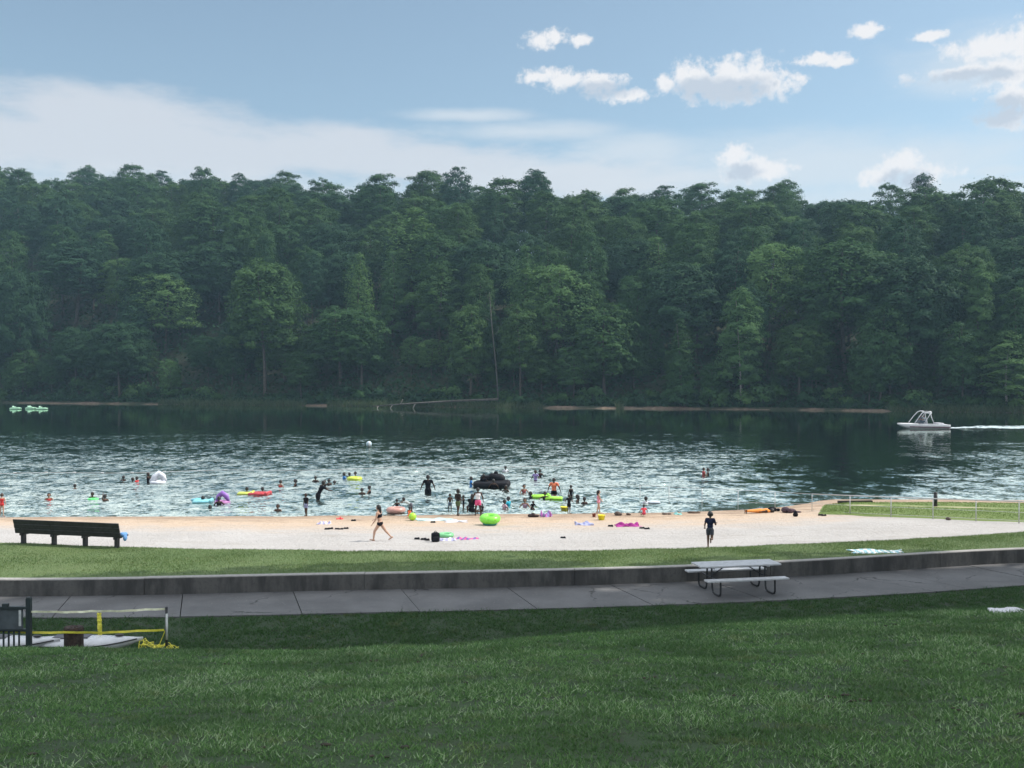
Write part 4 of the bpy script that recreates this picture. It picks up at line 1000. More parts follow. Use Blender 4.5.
# ---- floats in the lake
ring(396, 513, .31, .135, (.55, .30, .25), 'pink inflatable ring with a child sitting in it at the water edge', z=0.0)
ring(354.5, 479.5, .34, .13, (.52, .62, .06), 'lime yellow swim ring far out with three bathers round it')
ring(93, 499.5, .22, .05, (.12, .80, .20), 'thin bright green swim ring under a black haired swimmer')
def mat_float(px, row, w, d, col, label, rz=0, n=5, name='air_mat', th=.07, pillow=True):
    p = P(px, row, 0); root = empty(name, (p.x, p.y, .0), R(rz), label, 'air mat'); m = MB()
    for k in range(n):
        y = (k - (n - 1) / 2) * d / n; m.tube([(-w / 2, y, th * .6), (-w / 2 + .05, y, th * .75), (w / 2 - .05, y, th * .75), (w / 2, y, th * .6)], [d / n * .35, d / n * .56, d / n * .56, d / n * .35], 10)
    m.build('tubes', plastic('mat_' + label[:10].replace(' ', '_'), col, .3), root, True)
    if pillow: MB().cap((w / 2 - .08, -d * .42, th * 1.5), (w / 2 - .08, d * .42, th * 1.5), .09, .09).build('pillow', plastic('mat_' + label[:10].replace(' ', '_'), col, .3), root, True)
    return root
mat_float(203, 502.5, .95, .75, (.25, .62, .68), 'pale cyan air mat with a swimmer lying on it', 10)
mat_float(197, 500.8, .40, .5, (.20, .60, .72), 'small cyan air mat drifting next to the larger one', -20, 4, pillow=False)
mat_float(246, 494.5, .85, .7, (.55, .62, .12), 'small yellow air mat carrying a swimmer beside the red float', 8)
mat_float(260, 494.8, 1.05, .8, (.52, .05, .06), 'red air mat carrying a swimmer', -6)
mat_float(541, 497.5, .95, .7, (.35, .75, .06), 'lime air mat, the broader piece beside a bather in black', 6)
mat_float(554, 499.3, .85, .6, (.38, .78, .07), 'lime air mat end reaching towards the adult in orange', -8, pillow=False)
mat_float(654, 503.3, .55, .5, (.60, .66, .72), 'white air mat beside the bather in a white shirt', 4, pillow=False)
mat_float(503, 499, .3, .3, (.55, .58, .6), 'tiny pale float drifting above the pink shirted bather', 0, 3, pillow=False) if False else None
# white peaked float
p = P(158, 483, 0); pk = empty('peaked_float', p, R(15), 'white inflatable float with a tall peak held by a swimmer', 'inflatable')
MB().tube([(-.38, 0, .06), (-.15, 0, .34), (.06, 0, .60), (.24, 0, .40), (.40, 0, .08)], [.12, .2, .13, .2, .12], 12).build('arch', plastic('white_float', (.72, .74, .80), .35), pk, True)
MB().torus((0, 0, .04), .36, .10, None, 28, 10).build('base_ring', plastic('white_float', (.72, .74, .80), .35), pk, True)
# purple float
p = P(221, 503, 0); pf = empty('purple_float', p, R(-10), 'purple domed inflatable float behind a dark suited swimmer', 'inflatable')
MB().tube([(-.26, .1, .02), (-.16, .1, .32), (.02, .1, .47), (.22, .1, .34), (.36, .1, .10)], [.09, .13, .14, .13, .07], 12).build('arch', plastic('purple_float', (.30, .14, .50), .4), pf, True)
MB().torus((.02, .1, .02), .30, .09, None, 28, 10).build('base_ring', plastic('magenta_float', (.45, .18, .42), .4), pf, True)
# black inflatable
p = P(491, 487, 0); bf = empty('black_inflatable', p, R(-4), 'big black inflatable lounger with raised back surrounded by bathers', 'inflatable', None, .88); mb = mat('black_vinyl', (.010, .010, .014), .6, .1, 4, spec=.2)
MB().cap((-.95, 0, .16), (1.05, 0, .22), .22, .22).cap((-.9, .55, .16), (1.0, .55, .22), .22, .22).cap((-.9, -.5, .16), (1.02, -.5, .2), .2, .2).build('base_tubes', mb, bf, True)
MB().cap((-.55, .45, .52), (.55, .45, .46), .2, .22).cap((.05, .45, .60), (.58, .45, .50), .26, .30).build('back_tube', mb, bf, True)
MB().ell((.28, .45, .86), (.14, .06, .12)).build('fin', mb, bf, True)
# rope with floats closing off the swimming water
rp = empty('swim_rope', (0, 74, 0), 0, 'thin white float line strung across the lake beyond the swimmers', 'rope')
a, b_ = P(-20, 474.5, 0), P(560, 466, 0); rb = MB(); rb.tube([(a.lerp(b_, i / 40) - Vector((0, 74, -.015))) + Vector((0, math.sin(i * .5) * .5, 0)) for i in range(41)], .012, 5); rb.build('rope', plastic('rope_white', (.7, .7, .68)), rp)
for i in range(0, 13, 2):
    q = a.lerp(b_, i / 40) - Vector((0, 74, 0)) + Vector((0, math.sin(i * .5) * .5, .03)); MB().cap(q - Vector((.07, 0, 0)), q + Vector((.07, 0, 0)), .035, .035).build('float', plastic('rope_float', (.72, .72, .70)), rp, True)

# ---- low rail fence from the lake along the spit
fp = [(640, 499.5, 0), (669, 502.5, 0), (702, 505.5, 0), (738, 508, 0), (775, 510.5, 0), (812, 513, 0), (850, 515, 1), (891, 517, 1), (933, 519, 1), (976, 521, 1), (1019, 523.4, 1), (1064, 526, 1)]
tops = [485, 487, 488.5, 490, 492, 494, 495.6, 497, 498.6, 500, 501.4, 503]
base = [on_sand(a, b_) if s else P(a, b_, 0) for a, b_, s in fp]
base = [Vector((q.x, q.y, max(q.z, -.02) if i > 4 else -.25)) for i, q in enumerate(base)]
topp = [Vector((q.x, q.y, PY(fp[i][0], tops[i], q.y).z)) for i, q in enumerate(base)]
fr_ = empty('rail_fence', (base[5].x, base[5].y, 0), 0, 'low galvanised rail fence running from the shallows along the grass spit', 'fence'); O = fr_.location
for a, b_ in zip(base, topp): MB().tube([a - O, b_ - O], .015 if a.x < 14 else .022, 8).build('post', M_GALV, fr_, True)
MB().tube([q - O for q in topp[5:]], .023, 8).build('top_rail', M_GALV, fr_, True)
wr = MB()
for f in (.12, .5):
    wr.tube([(a.lerp(b_, f)) - O for a, b_ in zip(base, topp)], .008, 5)
wr.tube([q - O for q in topp[:6]], .009, 5); wr.build('wire', M_GALV, fr_)
p = P(935.5, 507.5, .2); bo = empty('bollard', p, 0, 'short black bollard post on the grass spit beside the dirt track', 'bollard')
MB().tube([(0, 0, -.05), (0, 0, .66)], .085, 12).build('post', plastic('bollard_black', (.014, .014, .016)), bo, True)
MB().ell((0, 0, .67), (.095, .095, .05)).build('cap', plastic('bollard_black', (.014, .014, .016)), bo, True)
p = P(838, 502.8, .12); q = P(872, 502.2, .12)
MBt = MB().box((0, 0, .03), ((q - p).length, .16, .14), bev=.02); o = MBt.build('timber_edging', mat('old_timber', (.04, .033, .028), .85, .3, 6)); o.location = (p + q) / 2; o.rotation_euler.z = math.atan2(q.y - p.y, q.x - p.x); tag(o, 'dark timber edging at the tip of the grass spit', 'timber')

# ---- wakeboard boat
p = P(922, 428.3, 0); bt = empty('motor_boat', (p.x, p.y, 0), R(180), 'white motor boat with raised tower speeding along the far shore', 'boat', None, .93); Lb = 6.3
n, V, Fc = 26, [], []
prof_n = 9
for i in range(n):
    t = i / (n - 1); w = 1.15 * (1 if t < .45 else math.sqrt(max(0, 1 - ((t - .45) / .55) ** 1.9))); w = max(w, .03)
    sheer = .50 + .13 * t; keel = -.25 + .80 * max(0, (t - .55) / .45) ** 2
    for s in (-1, 1):
        pass
    ring_ = [(w * .96, sheer), (w, sheer - .10), (w * .93, max(.18 + .1 * t, keel + .02)), (w * .75, keel * .4 + .02 if keel < .1 else keel + .01), (0, keel)]
    pts = [(-q[0], q[1]) for q in ring_] + [(q[0], q[1]) for q in ring_[-2::-1]]
    V += [(-Lb / 2 + t * Lb, y, z) for y, z in pts]
k = 9
for i in range(n - 1):
    for j in range(k - 1): Fc.append((i * k + j, i * k + j + 1, (i + 1) * k + j + 1, (i + 1) * k + j))
Fc += [tuple(range(k - 1, -1, -1)), tuple((n - 1) * k + j for j in range(k))]
hull_m = plastic('boat_white', (.74, .74, .74), .25)
MB().add(V, Fc).build('hull', hull_m, bt, True)
dk = MB(); V = []; Fc = []
for i in range(n):
    t = i / (n - 1); w = 1.15 * (1 if t < .45 else math.sqrt(max(0, 1 - ((t - .45) / .55) ** 1.9))); w = max(w, .03) * .955
    c = .06 if t > .62 else 0; z = .49 + .13 * t; V += [(-Lb / 2 + t * Lb, -w, z), (-Lb / 2 + t * Lb, -w * .72, z + c), (-Lb / 2 + t * Lb, w * .72, z + c), (-Lb / 2 + t * Lb, w, z)]
for i in range(n - 1):
    q = 4 * i; Fc += [(q, q + 1, q + 5, q + 4), (q + 2, q + 3, q + 7, q + 6)]
    if i > 16 or i < 3: Fc.append((q + 1, q + 2, q + 6, q + 5))
dk.add(V, Fc).build('deck', plastic('boat_deck', (.66, .66, .67), .4), bt, True)
stp = MB()
for s in (-1, 1):
    pts = [(-Lb / 2 + t * Lb, s * (1.15 * (1 if t < .45 else math.sqrt(max(0, 1 - ((t - .45) / .55) ** 1.9))) * .97 + .005), (.16 + .12 * t)) for t in [i / 20 * .80 for i in range(21)]]
    stp.tube(pts, [.06] * 21, 6)
stp.build('side_stripe', plastic('boat_stripe', (.10, .03, .05), .3), bt, True)
MB().box((-.2, 0, .35), (3.4, 1.5, .06)).build('cockpit_floor', plastic('boat_floor', (.25, .25, .26), .7), bt)
for x, y in ((-.1, .45), (-.1, -.45)): MB().box((x, y, .52), (.5, .5, .25), bev=.05).box((x - .24, y, .80), (.12, .5, .5), bev=.05).build('seat', plastic('boat_seat', (.55, .55, .58), .5), bt, True)
MB().box((-2.1, 0, .55), (.7, 1.7, .30), bev=.06).build('rear_bench', plastic('boat_seat', (.55, .55, .58), .5), bt, True)
ws = MB(); V = [];
for s in (-1, 1):
    V0 = [(1.05, s * .05, .72), (.75, s * .75, .68), (.15, s * .92, .66), (.80, s * .05, 1.15), (.55, s * .68, 1.10), (.05, s * .86, .98)]
    V1 = [(x - .02, y * .98, z) for x, y, z in V0]
    ws.add(V0 + V1, [(0, 1, 4, 3), (1, 2, 5, 4), (6, 9, 10, 7), (7, 10, 11, 8), (3, 4, 10, 9), (4, 5, 11, 10)])
m, t, b = newmat('windscreen'); b.inputs['Base Color'].default_value = (.05, .07, .09, 1); b.inputs['Roughness'].default_value = .08; b.inputs['Alpha'].default_value = .75
ws.build('windscreen', m, bt)
tw_ = MB()
for s in (-1, 1):
    tw_.tube([(1.30, s * 1.0, .70), (.70, s * .92, 1.55), (.25, s * .82, 2.05), (-.1, s * .78, 2.18), (-.85, s * .80, 2.12)], .05, 8)
    tw_.tube([(-1.10, s * 1.06, .62), (-.80, s * .9, 1.5), (-.72, s * .80, 2.12)], .05, 8)
    tw_.tube([(.15, s * 1.05, .65), (-.35, s * .93, 1.35), (-.78, s * .82, 2.02)], .035, 8)
for x in (-.05, -.8): tw_.tube([(x, -.79, 2.16), (x, .79, 2.16)], .05, 8)
tw_.build('tower', plastic('tower_white', (.70, .71, .72), .3), bt, True)
for s in (-1, 1): MB().cap((-.85, s * .62, 1.98), (-.55, s * .62, 1.98), .13, .13).build('tower_speaker', plastic('tower_white', (.70, .71, .72), .3), bt, True)
for s in (-1, 1): MB().box((-.2, s * .95, 2.22), (.7, .16, .05), bev=.02).build('board_rack', M_STEELDK, bt)
MB().torus((.42, -.45, .88), .15, .02, Matrix.Rotation(R(60), 3, 'Y'), 20, 6).build('steering_wheel', M_STEELDK, bt, True)
put_person(0, 0, 'boat driver in dark shirt seated at the wheel behind the windscreen', 1.5, at=(p.x + .12, p.y + .45, .58), face=90, group='people in the motor boat', skin=1, wear=(('shirt', (.06, .08, .12)), ('shorts', NAVY)), kid=False, **SIT)
put_person(0, 0, 'boat passenger in pale shirt seated beside the driver', 1.5, at=(p.x + .12, p.y - .45, .58), face=90, group='people in the motor boat', skin=1, wear=(('shirt', (.4, .45, .5)), ('shorts', NAVY)), kid=False, **SIT)
# wake
m, t, b = newmat('white_foam'); o = t.pos(); n1 = t.noise(o, 1.6, 5, .65); n2 = t.noise(o, .5, 3)
t.put(b.inputs['Base Color'], t.mix(t.ramp(n1, .35, .6), (.30, .42, .43), (.52, .60, .62))); b.inputs['Roughness'].default_value = .6
al = t.ramp(t.math('ADD', n1, t.math('MULTIPLY', t.attr('tint'), .55)), .60, 1.08); t.put(b.inputs['Alpha'], al)
nu, nv = 260, 26; us = np.linspace(0, 1, nu); vs = np.linspace(-1, 1, nv)
x0, x1 = p.x + Lb / 2 - .5, p.x + 38
X = np.repeat((x0 + (x1 - x0) * us)[None], nv, 0); Wd = (.5 + 10 * us ** .75)[None]; Y = p.y + vs[:, None] * Wd + .25 * np.sin(X * .8)
Zw = .03 + (.13 * np.exp(-((np.abs(vs)[:, None] - .72) / .22) ** 2) + .10 * np.exp(-(vs[:, None] / .3) ** 2)) * (1 - .4 * us[None]) * (.5 + 1.0 * vnoise(X, Y, 1.4, 61)) * np.clip(us[None] * 14, 0, 1)
tn = (1 - np.abs(vs)[:, None] ** 3) * (1 - .25 * us[None]) + 0 * X
i = np.arange(nv - 1)[:, None] * nu + np.arange(nu - 1)[None]; Q = np.stack([i, i + 1, i + nu + 1, i + nu], -1).reshape(-1, 4)
me = np_mesh('boat_wake', np.stack([X, Y, Zw], -1).reshape(-1, 3), Q, tn.ravel())
tag(link('boat_wake', me, m, None, True), kind='stuff')

# ---- three pale green pedal floats by the far shore
def far_float(px, row, label, rz):
    p = P(px, row, 0); root = empty('pedal_boat', (p.x, p.y, 0), R(rz), label, 'pedal boat', 'pale green boats near the far shore', .8); g = plastic('mint_hull', (.34, .60, .40), .45)
    for s in (-1, 1): MB().cap((-.95, s * .45, .14), (1.0, s * .45, .18), .22, .18).build('hull', g, root, True)
    MB().box((0, 0, .36), (1.5, 1.15, .12), bev=.05).build('deck', g, root, True)
    for s in (-1, 1): MB().box((-.3, s * .3, .52), (.45, .42, .12), bev=.04).box((-.52, s * .3, .64), (.10, .42, .24), bev=.04).build('seat', plastic('mint_seat', (.5, .74, .58), .4), root, True)
far_float(15.5, 409.2, 'pale green pedal boat floating apart from the other two', 5)
far_float(31, 409, 'pale green pedal boat, middle one of the three', -12)
far_float(42, 409.4, 'pale green pedal boat nearest to the open lake', 8)
# ------------------------------------------------------------------ trees
random.seed(2024)
def leaf_mat(name, a_, b_, c_, trans=.30):
    m, t, b = newmat(name); tn = t.attr('tint'); oi = t.node('ShaderNodeObjectInfo').outputs['Random']
    c = t.mix(tn, a_, b_); c = t.mix(t.ramp(oi, .2, 1.0, 0, .75, False), c, c_)
    t.put(b.inputs['Base Color'], c); b.inputs['Roughness'].default_value = .7; b.inputs['Specular IOR Level'].default_value = .10
    tr = t.node('ShaderNodeBsdfTranslucent'); t.put(tr.inputs['Color'], c); mx = t.node('ShaderNodeMixShader'); mx.inputs[0].default_value = trans
    t.put(mx.inputs[1], b.outputs[0]); t.put(mx.inputs[2], tr.outputs[0]); t.put(m.node_tree.nodes['Material Output'].inputs['Surface'], mx.outputs[0]); return m
M_LEAF = leaf_mat('leaf_broad', (.032, .082, .030), (.058, .125, .042), (.062, .120, .034))
M_LEAFD = leaf_mat('leaf_dark', (.020, .055, .028), (.036, .084, .038), (.034, .084, .034))
M_LEAF2 = leaf_mat('leaf_blueish', (.024, .066, .036), (.044, .100, .052), (.030, .078, .034))
M_LEAFL = leaf_mat('leaf_light', (.085, .175, .055), (.135, .235, .08), (.075, .160, .062), .42)
M_BARK = mat('tree_bark', (.075, .062, .052), .9, .3, 3, .03, 12); M_BARKG = mat('grey_bark', (.075, .07, .062), .9, .3, 2, .02, 12); M_BARKP = mat('pale_bark', (.33, .30, .27), .85, .2, 4, .02, 12)

def leaf_faces(C, Nrm, size, rng):
    n = len(C); r = rng.normal(size=(n, 3)); t1 = np.cross(Nrm, r); t1 /= np.linalg.norm(t1, axis=1)[:, None] + 1e-9; t2 = np.cross(Nrm, t1)
    s = (size * rng.uniform(.6, 1.35, n))[:, None]; e = rng.uniform(.5, .9, n)[:, None]
    V = np.stack([C - t1 * s, C - t2 * s * e, C + t1 * s, C + t2 * s * e], 1)
    V[:, 1] += Nrm * s * .25; V[:, 3] += Nrm * s * .25
    return V.reshape(-1, 3)
def crown_mesh(name, lobes, leaf, per, rng, fill=.0, bulge=None):
    lc = np.array([l[0] for l in lobes]); mid = lc.mean(0); ext = np.maximum(np.ptp(lc, axis=0), .5)
    Cs, Ns, Ts, Ss = [], [], [], []
    for (c, r, sq) in lobes:
        per_ = per * rng.uniform(.55, 1.25)
        n = int(per_ * r * r); d = rng.normal(size=(n, 3)); d /= np.linalg.norm(d, axis=1)[:, None]
        d[:, 2] = np.where(d[:, 2] < -.35, -d[:, 2] * .6, d[:, 2]); rad = r * (rng.uniform(.35, 1.06, n) ** .5)
        k = 1 + .30 * np.sin(d[:, 0] * 5 + c[0]) * np.sin(d[:, 1] * 5 + c[1]) * np.sin(d[:, 2] * 4 + c[2])
        p = np.array(c) + d * (rad * k)[:, None] * np.array((1, 1, sq))
        oc = (p - mid) / ext * 1.6; nn = oc * .8 + d * .55 + np.array((0, 0, .40)) + rng.normal(size=(n, 3)) * .34; nn /= np.linalg.norm(nn, axis=1)[:, None]
        lt = rng.uniform(-.15, .15); Cs.append(p); Ns.append(nn); Ts.append(np.clip(rng.random(n) * .7 + .15 + lt, 0, 1))
    n = int(sum(len(c) for c in Cs) * fill)
    if n:                                                       # loose leaves between the boughs
        d = rng.normal(size=(n, 3)); d /= np.linalg.norm(d, axis=1)[:, None]; p = mid + d * (ext * .5 + .45) * (rng.uniform(.45, 1.04, n) ** .6 * bulge(d) * (1 + .10 * np.sin(d[:, 0] * 9 + 1) * np.sin(d[:, 2] * 8) * np.sin(d[:, 1] * 9)))[:, None]; nn = d * .9 + np.array((0, 0, .45)) + rng.normal(size=(n, 3)) * .35
        nn /= np.linalg.norm(nn, axis=1)[:, None]; Cs.append(p); Ns.append(nn); Ts.append(rng.random(n) * .7 + .15)
    C, N_, T = np.concatenate(Cs), np.concatenate(Ns), np.concatenate(Ts)
    V = leaf_faces(C, N_, leaf, rng); return np_mesh(name, V, np.arange(len(V)).reshape(-1, 4), np.repeat(T, 4))
def trunk_mesh(name, H, r0, limbs, rng, lean=.02):
    m = MB(); pts = []; n = 9; ph = rng.uniform(0, 6)
    for i in range(n): t = i / (n - 1); pts.append((H * lean * math.sin(t * 2.2 + ph) * t * 2, H * lean * math.cos(t * 1.7 + ph) * t * 2, -1.0 + t * (H + 1.0)))
    m.tube(pts, [r0 * (1.25 if i == 0 else 1) * (1 - .80 * i / (n - 1)) for i in range(n)], 8)
    for (c, r, sq) in limbs:
        f = min(.92, max(.2, (c[2] - r * .8) / H)); q = f * (n - 1) * (H / (H + 1)) + .9; i = min(int(q), n - 2); a = Vector(pts[i]).lerp(Vector(pts[i + 1]), q - i); b_ = Vector(c)
        if (b_ - a).length < .5: continue
        mid = a.lerp(b_, .5) + Vector((0, 0, -.08 * (b_ - a).length)); rr = r0 * (1 - .8 * f) * .5
        m.tube([a, mid, b_], [rr, rr * .65, rr * .2], 5)
    return m.mesh(name)
KINDS = {}
def kind(key, H, half, base, nl, leafsize, per, m, seed, shape='round', bark=M_BARK, r0=.28, lr=(.20, .30)):
    rng = np.random.default_rng(seed); lobes = []
    bd = rng.normal(size=(11, 3)); bd[:, 2] = np.abs(bd[:, 2]) * .8 - .25; bd /= np.linalg.norm(bd, axis=1)[:, None]; ba = rng.uniform(-.24, .22, 11)
    bulge = lambda q: .95 + (np.maximum(0, np.asarray(q) @ bd.T) ** 7 * ba).sum(-1)
    if key != 'shade': nl = int(nl * 1.7); lr = (lr[0] * .62, lr[1] * .80); leafsize *= .64; per *= 2.3
    for i in range(nl):
        t = (i + rng.uniform(0, 1)) / nl                       # bottom to top
        if shape == 'round':
            gz_ = 1 - 1.72 * (i + .5) / nl; a = i * 2.39996 + rng.uniform(-.25, .25); hr_ = math.sqrt(max(0, 1 - abs(gz_) ** 2.9)); hv = (H - base) / 2
            bl = float(bulge(np.array((hr_ * math.cos(a), hr_ * math.sin(a), gz_)))); k = rng.uniform(.50, 1.0) * bl; egg = 1 + .12 * (-gz_); r = half * rng.uniform(*lr)
            lobes.append(((half * k * hr_ * egg * math.cos(a), half * k * hr_ * egg * math.sin(a), base + hv * 1.02 + (hv * .98 - r * .8) * gz_ * rng.uniform(.85, 1.0) * bl), r, rng.uniform(.75, 1.0))); continue
        if shape == 'round_': w = math.sin(math.pi * min(1, .16 + t * .80)) ** .6
        elif shape == 'cone': w = (1 - t) ** .75 * .95 + .06
        elif shape == 'pine': w = (.35 + .65 * math.sin(math.pi * min(1, .15 + t * .8))) * (1 - .35 * t)
        elif shape == 'column': w = math.sin(math.pi * min(1, .2 + t * .78)) ** .5
        else: w = 1
        a = i * 2.39996 + rng.uniform(-.5, .5); q = half * w * rng.uniform(.35, .98); z = base + (H - base) * (t * .94)
        r = half * rng.uniform(*lr) * (1.0 if shape != 'cone' else (1.15 - .6 * t)) * (1.25 if w > .7 else 1.0)
        lobes.append(((q * math.cos(a), q * math.sin(a), z - r * .3), r, rng.uniform(.75, 1.0)))
    if shape != 'round': lobes.append(((0, 0, H - half * .22), half * .24, .9))
    big = sorted(lobes, key=lambda l: -l[1])[:14]
    KINDS[key] = (crown_mesh('crown_' + key, lobes, leafsize, per, rng, .38 if shape == 'round' else .22, bulge), trunk_mesh('trunk_' + key, H * .93, r0, big, rng), m, bark)
kind('oak', 24, 6.2, 3.2, 46, .30, 62, M_LEAF, 1)
kind('oak_wide', 22, 7.2, 2.4, 52, .32, 56, M_LEAFD, 2)
kind('maple', 26, 5.2, 4, 44, .28, 78, M_LEAF, 3, 'round')
kind('hickory', 27, 4.8, 8, 40, .28, 80, M_LEAF2, 4, 'round')
kind('poplar', 27, 4.4, 5, 46, .27, 85, M_LEAFL, 5, 'cone', lr=(.24, .36))
kind('pine', 29, 4.2, 12, 34, .24, 80, M_LEAFD, 6, 'pine', r0=.24, lr=(.24, .36))
kind('column', 20, 2.4, 3, 30, .22, 190, M_LEAFL, 7, 'column', lr=(.34, .48))
kind('light', 18, 5.0, 2.2, 48, .24, 70, M_LEAFL, 8, 'round', r0=.2)
kind('birch', 17, 2.8, 3.5, 30, .20, 130, M_LEAFL, 9, 'column', bark=M_BARKP, r0=.13, lr=(.28, .42))
kind('willow', 13, 4.2, .6, 44, .24, 80, M_LEAF, 10, 'round', r0=.2)
kind('cedar', 16, 3.0, .8, 40, .22, 120, M_LEAF, 12, 'cone', lr=(.3, .42))
for k_, (cm, tm, m, bk) in KINDS.items():
    cm.materials.append(m); tm.materials.append(bk); tm.polygons.foreach_set('use_smooth', [True] * len(tm.polygons))
NAMES = {'oak': 'broadleaf_tree', 'oak_wide': 'broadleaf_tree', 'maple': 'broadleaf_tree', 'hickory': 'broadleaf_tree', 'poplar': 'poplar_tree', 'pine': 'pine_tree', 'column': 'poplar_tree', 'light': 'broadleaf_tree', 'birch': 'birch_tree', 'willow': 'willow_tree', 'cedar': 'cedar_tree'}
HT = {'oak': 24, 'oak_wide': 22, 'maple': 26, 'hickory': 27, 'poplar': 27, 'pine': 29, 'column': 20, 'light': 18, 'birch': 17, 'willow': 13, 'cedar': 16}
HW = {'oak': 6.2, 'oak_wide': 7.2, 'maple': 5.2, 'hickory': 4.8, 'poplar': 4.4, 'pine': 4.2, 'column': 2.4, 'light': 5.0, 'birch': 2.8, 'willow': 4.2, 'cedar': 3.0}
FOREST = 'trees of the wooded hill beyond the lake'
def tree(key, loc, s, rz, label, group=FOREST, sw=None):
    root = empty(NAMES[key], loc, rz, label, 'tree', group); root.scale = (sw or s, sw or s, s)
    for nm, me in (('crown', KINDS[key][0]), ('trunk', KINDS[key][1])):
        c = bpy.data.objects.new(nm, me); COL.objects.link(c); c.parent = root
    return root
LAB = {'oak': 'mid green rounded broadleaf tree in the mass of the wooded hill', 'oak_wide': 'dark broad crowned tree in the mass of the wooded hill', 'maple': 'tall oval broadleaf tree in the mass of the wooded hill',
       'hickory': 'tall dark narrow broadleaf tree in the mass of the wooded hill', 'poplar': 'tapering pointed green tree in the mass of the wooded hill', 'pine': 'tall dark pine with high crown in the mass of the wooded hill', 'light': 'pale green broadleaf tree in the mass of the wooded hill'}
# the ones that stand out: (px, top row, width px, distance behind the waterline, kind, label)
HERO = [
 (265, 252, 92, 5, 'oak', 'large rounded tree at the far shore rising over the bare earth bank'),
 (165, 272, 78, 16, 'light', 'pale topped broadleaf tree above the dark shore woods opposite the long bench'),
 (75, 240, 84, 22, 'hickory', 'tall dark oval tree opposite the long bench'),
 (18, 262, 60, 6, 'oak_wide', 'dark shore tree above the three pale green boats'),
 (120, 318, 70, 3, 'oak_wide', 'low dark wide tree overhanging the far earth bank near the green boats'),
 (212, 198, 80, 46, 'oak', 'rounded sunlit tree standing high on the slope above the large shore tree'),
 (240, 212, 34, 34, 'column', 'slender light green column tree rising by the high rounded tree'),
 (105, 230, 30, 40, 'column', 'small light green spire amid dark crowns opposite the bench'),
 (150, 232, 34, 42, 'column', 'second light green spire, nearer the rounded sunlit tree'),
 (340, 302, 74, 7, 'oak', 'mid green shore tree with pale upper branches beside the large rounded one'),
 (415, 207, 84, 30, 'poplar', 'very tall pointed tree with bright tip behind the fallen log'),
 (440, 262, 60, 16, 'maple', 'oval tree with sunlit rim on the slope above the fallen log'),
 (392, 250, 40, 22, 'poplar', 'narrow pointed tree with bright tip beside the very tall one'),
 (470, 305, 60, 5, 'willow', 'feathery shore tree beside the bare leaning snag'),
 (555, 262, 92, 12, 'light', 'large pale feathery tree on the shore past the leaning snag'),
 (520, 300, 56, 5, 'oak', 'rounded shore tree between snag and large pale feathery tree'),
 (605, 302, 84, 6, 'willow', 'layered green shore tree next to the large pale feathery one'),
 (655, 236, 56, 26, 'poplar', 'tall pointed pale tree high above the layered shore tree'),
 (652, 278, 40, 14, 'cedar', 'narrow cone shaped tree in front of the tall pointed pale one'),
 (696, 262, 42, 16, 'poplar', 'pointed green tree above the dark gap in the shore woods'),
 (680, 318, 42, 4, 'cedar', 'dark conical evergreen low at the far shore'),
 (741, 286, 50, 2.2, 'birch', 'slim pale trunked birch standing at the waterline'),
 (770, 240, 80, 18, 'light', 'pale green tree rising behind the slim birch'),
 (845, 232, 118, 14, 'oak', 'massive broad tree on the far shore short of the motor boat'),
 (910, 250, 100, 10, 'oak_wide', 'massive dark tree above the motor boat'),
 (880, 302, 70, 4, 'willow', 'low drooping tree at the shore just before the motor boat'),
 (800, 318, 66, 4, 'oak', 'low rounded shore tree between birch and massive broad tree'),
 (981, 264, 34, 9, 'column', 'light green column tree behind the boat wake'),
 (1008, 330, 60, 2.5, 'birch', 'feathery pale young tree at the shore by the boat wake'),
 (962, 322, 54, 4, 'willow', 'low bushy tree above the wake just behind the boat'),
]
def hz(x, y): return float(hill_z(np.array([x]), np.array([y]))[0])
taken = []
for px, top, wpx, d, key, lab in HERO:
    y = 200.0
    for _ in range(6):
        x = (px - 512) / F * y; y = float(f_shore(np.array([x]))[0]) + d
    z = hz(x, y) - .3; H = PY(px, top, y).z - z; s = max(.45, H / HT[key]); sw = wpx / F * y / (2 * HW[key]) / 1.05
    tree(key, (x, y, z), s, random.uniform(0, 6.28), lab, sw=sw); taken.append((x, y, HW[key] * sw))
rows = [(7, 9), (16, 9.5), (27, 10.5), (39, 11), (52, 11.5), (66, 12), (81, 12), (97, 12.5), (114, 14)]
nt = 0
for ri, (d, sp) in enumerate(rows):
    ym = 205 + d; hwid = .54 * ym + 8; x = -hwid + random.uniform(0, sp)
    while x < hwid:
        y = float(f_shore(np.array([x]))[0]) + d + random.uniform(-5, 5) * (.5 if ri == 0 else 1)
        blocked = any((x - a) ** 2 + ((y - b_) * 1.2) ** 2 < (r * .62) ** 2 for a, b_, r in taken) or (ri < 2 and any(abs(x - a) < r * .55 and y < b_ for a, b_, r in taken))
        if not blocked:
            key = random.choices(('oak', 'oak_wide', 'maple', 'hickory', 'poplar', 'pine', 'light'), (6, 5.5, 5, 3, .3, .4, 1.3) if ri < 4 else (6, 6, 4, 1.5, 0, .12, .8))[0]
            s = random.uniform(.82, 1.04) * (.80 if ri == 0 else 1.0); z = hz(x, y) - .3
            tree(key, (x, y, z), s, random.uniform(0, 6.28), LAB[key], sw=s * random.uniform(.9, 1.3) * (1.0 if ri < 4 else 1.15)); nt += 1
        x += sp * random.uniform(.75, 1.3)
x = -122.0
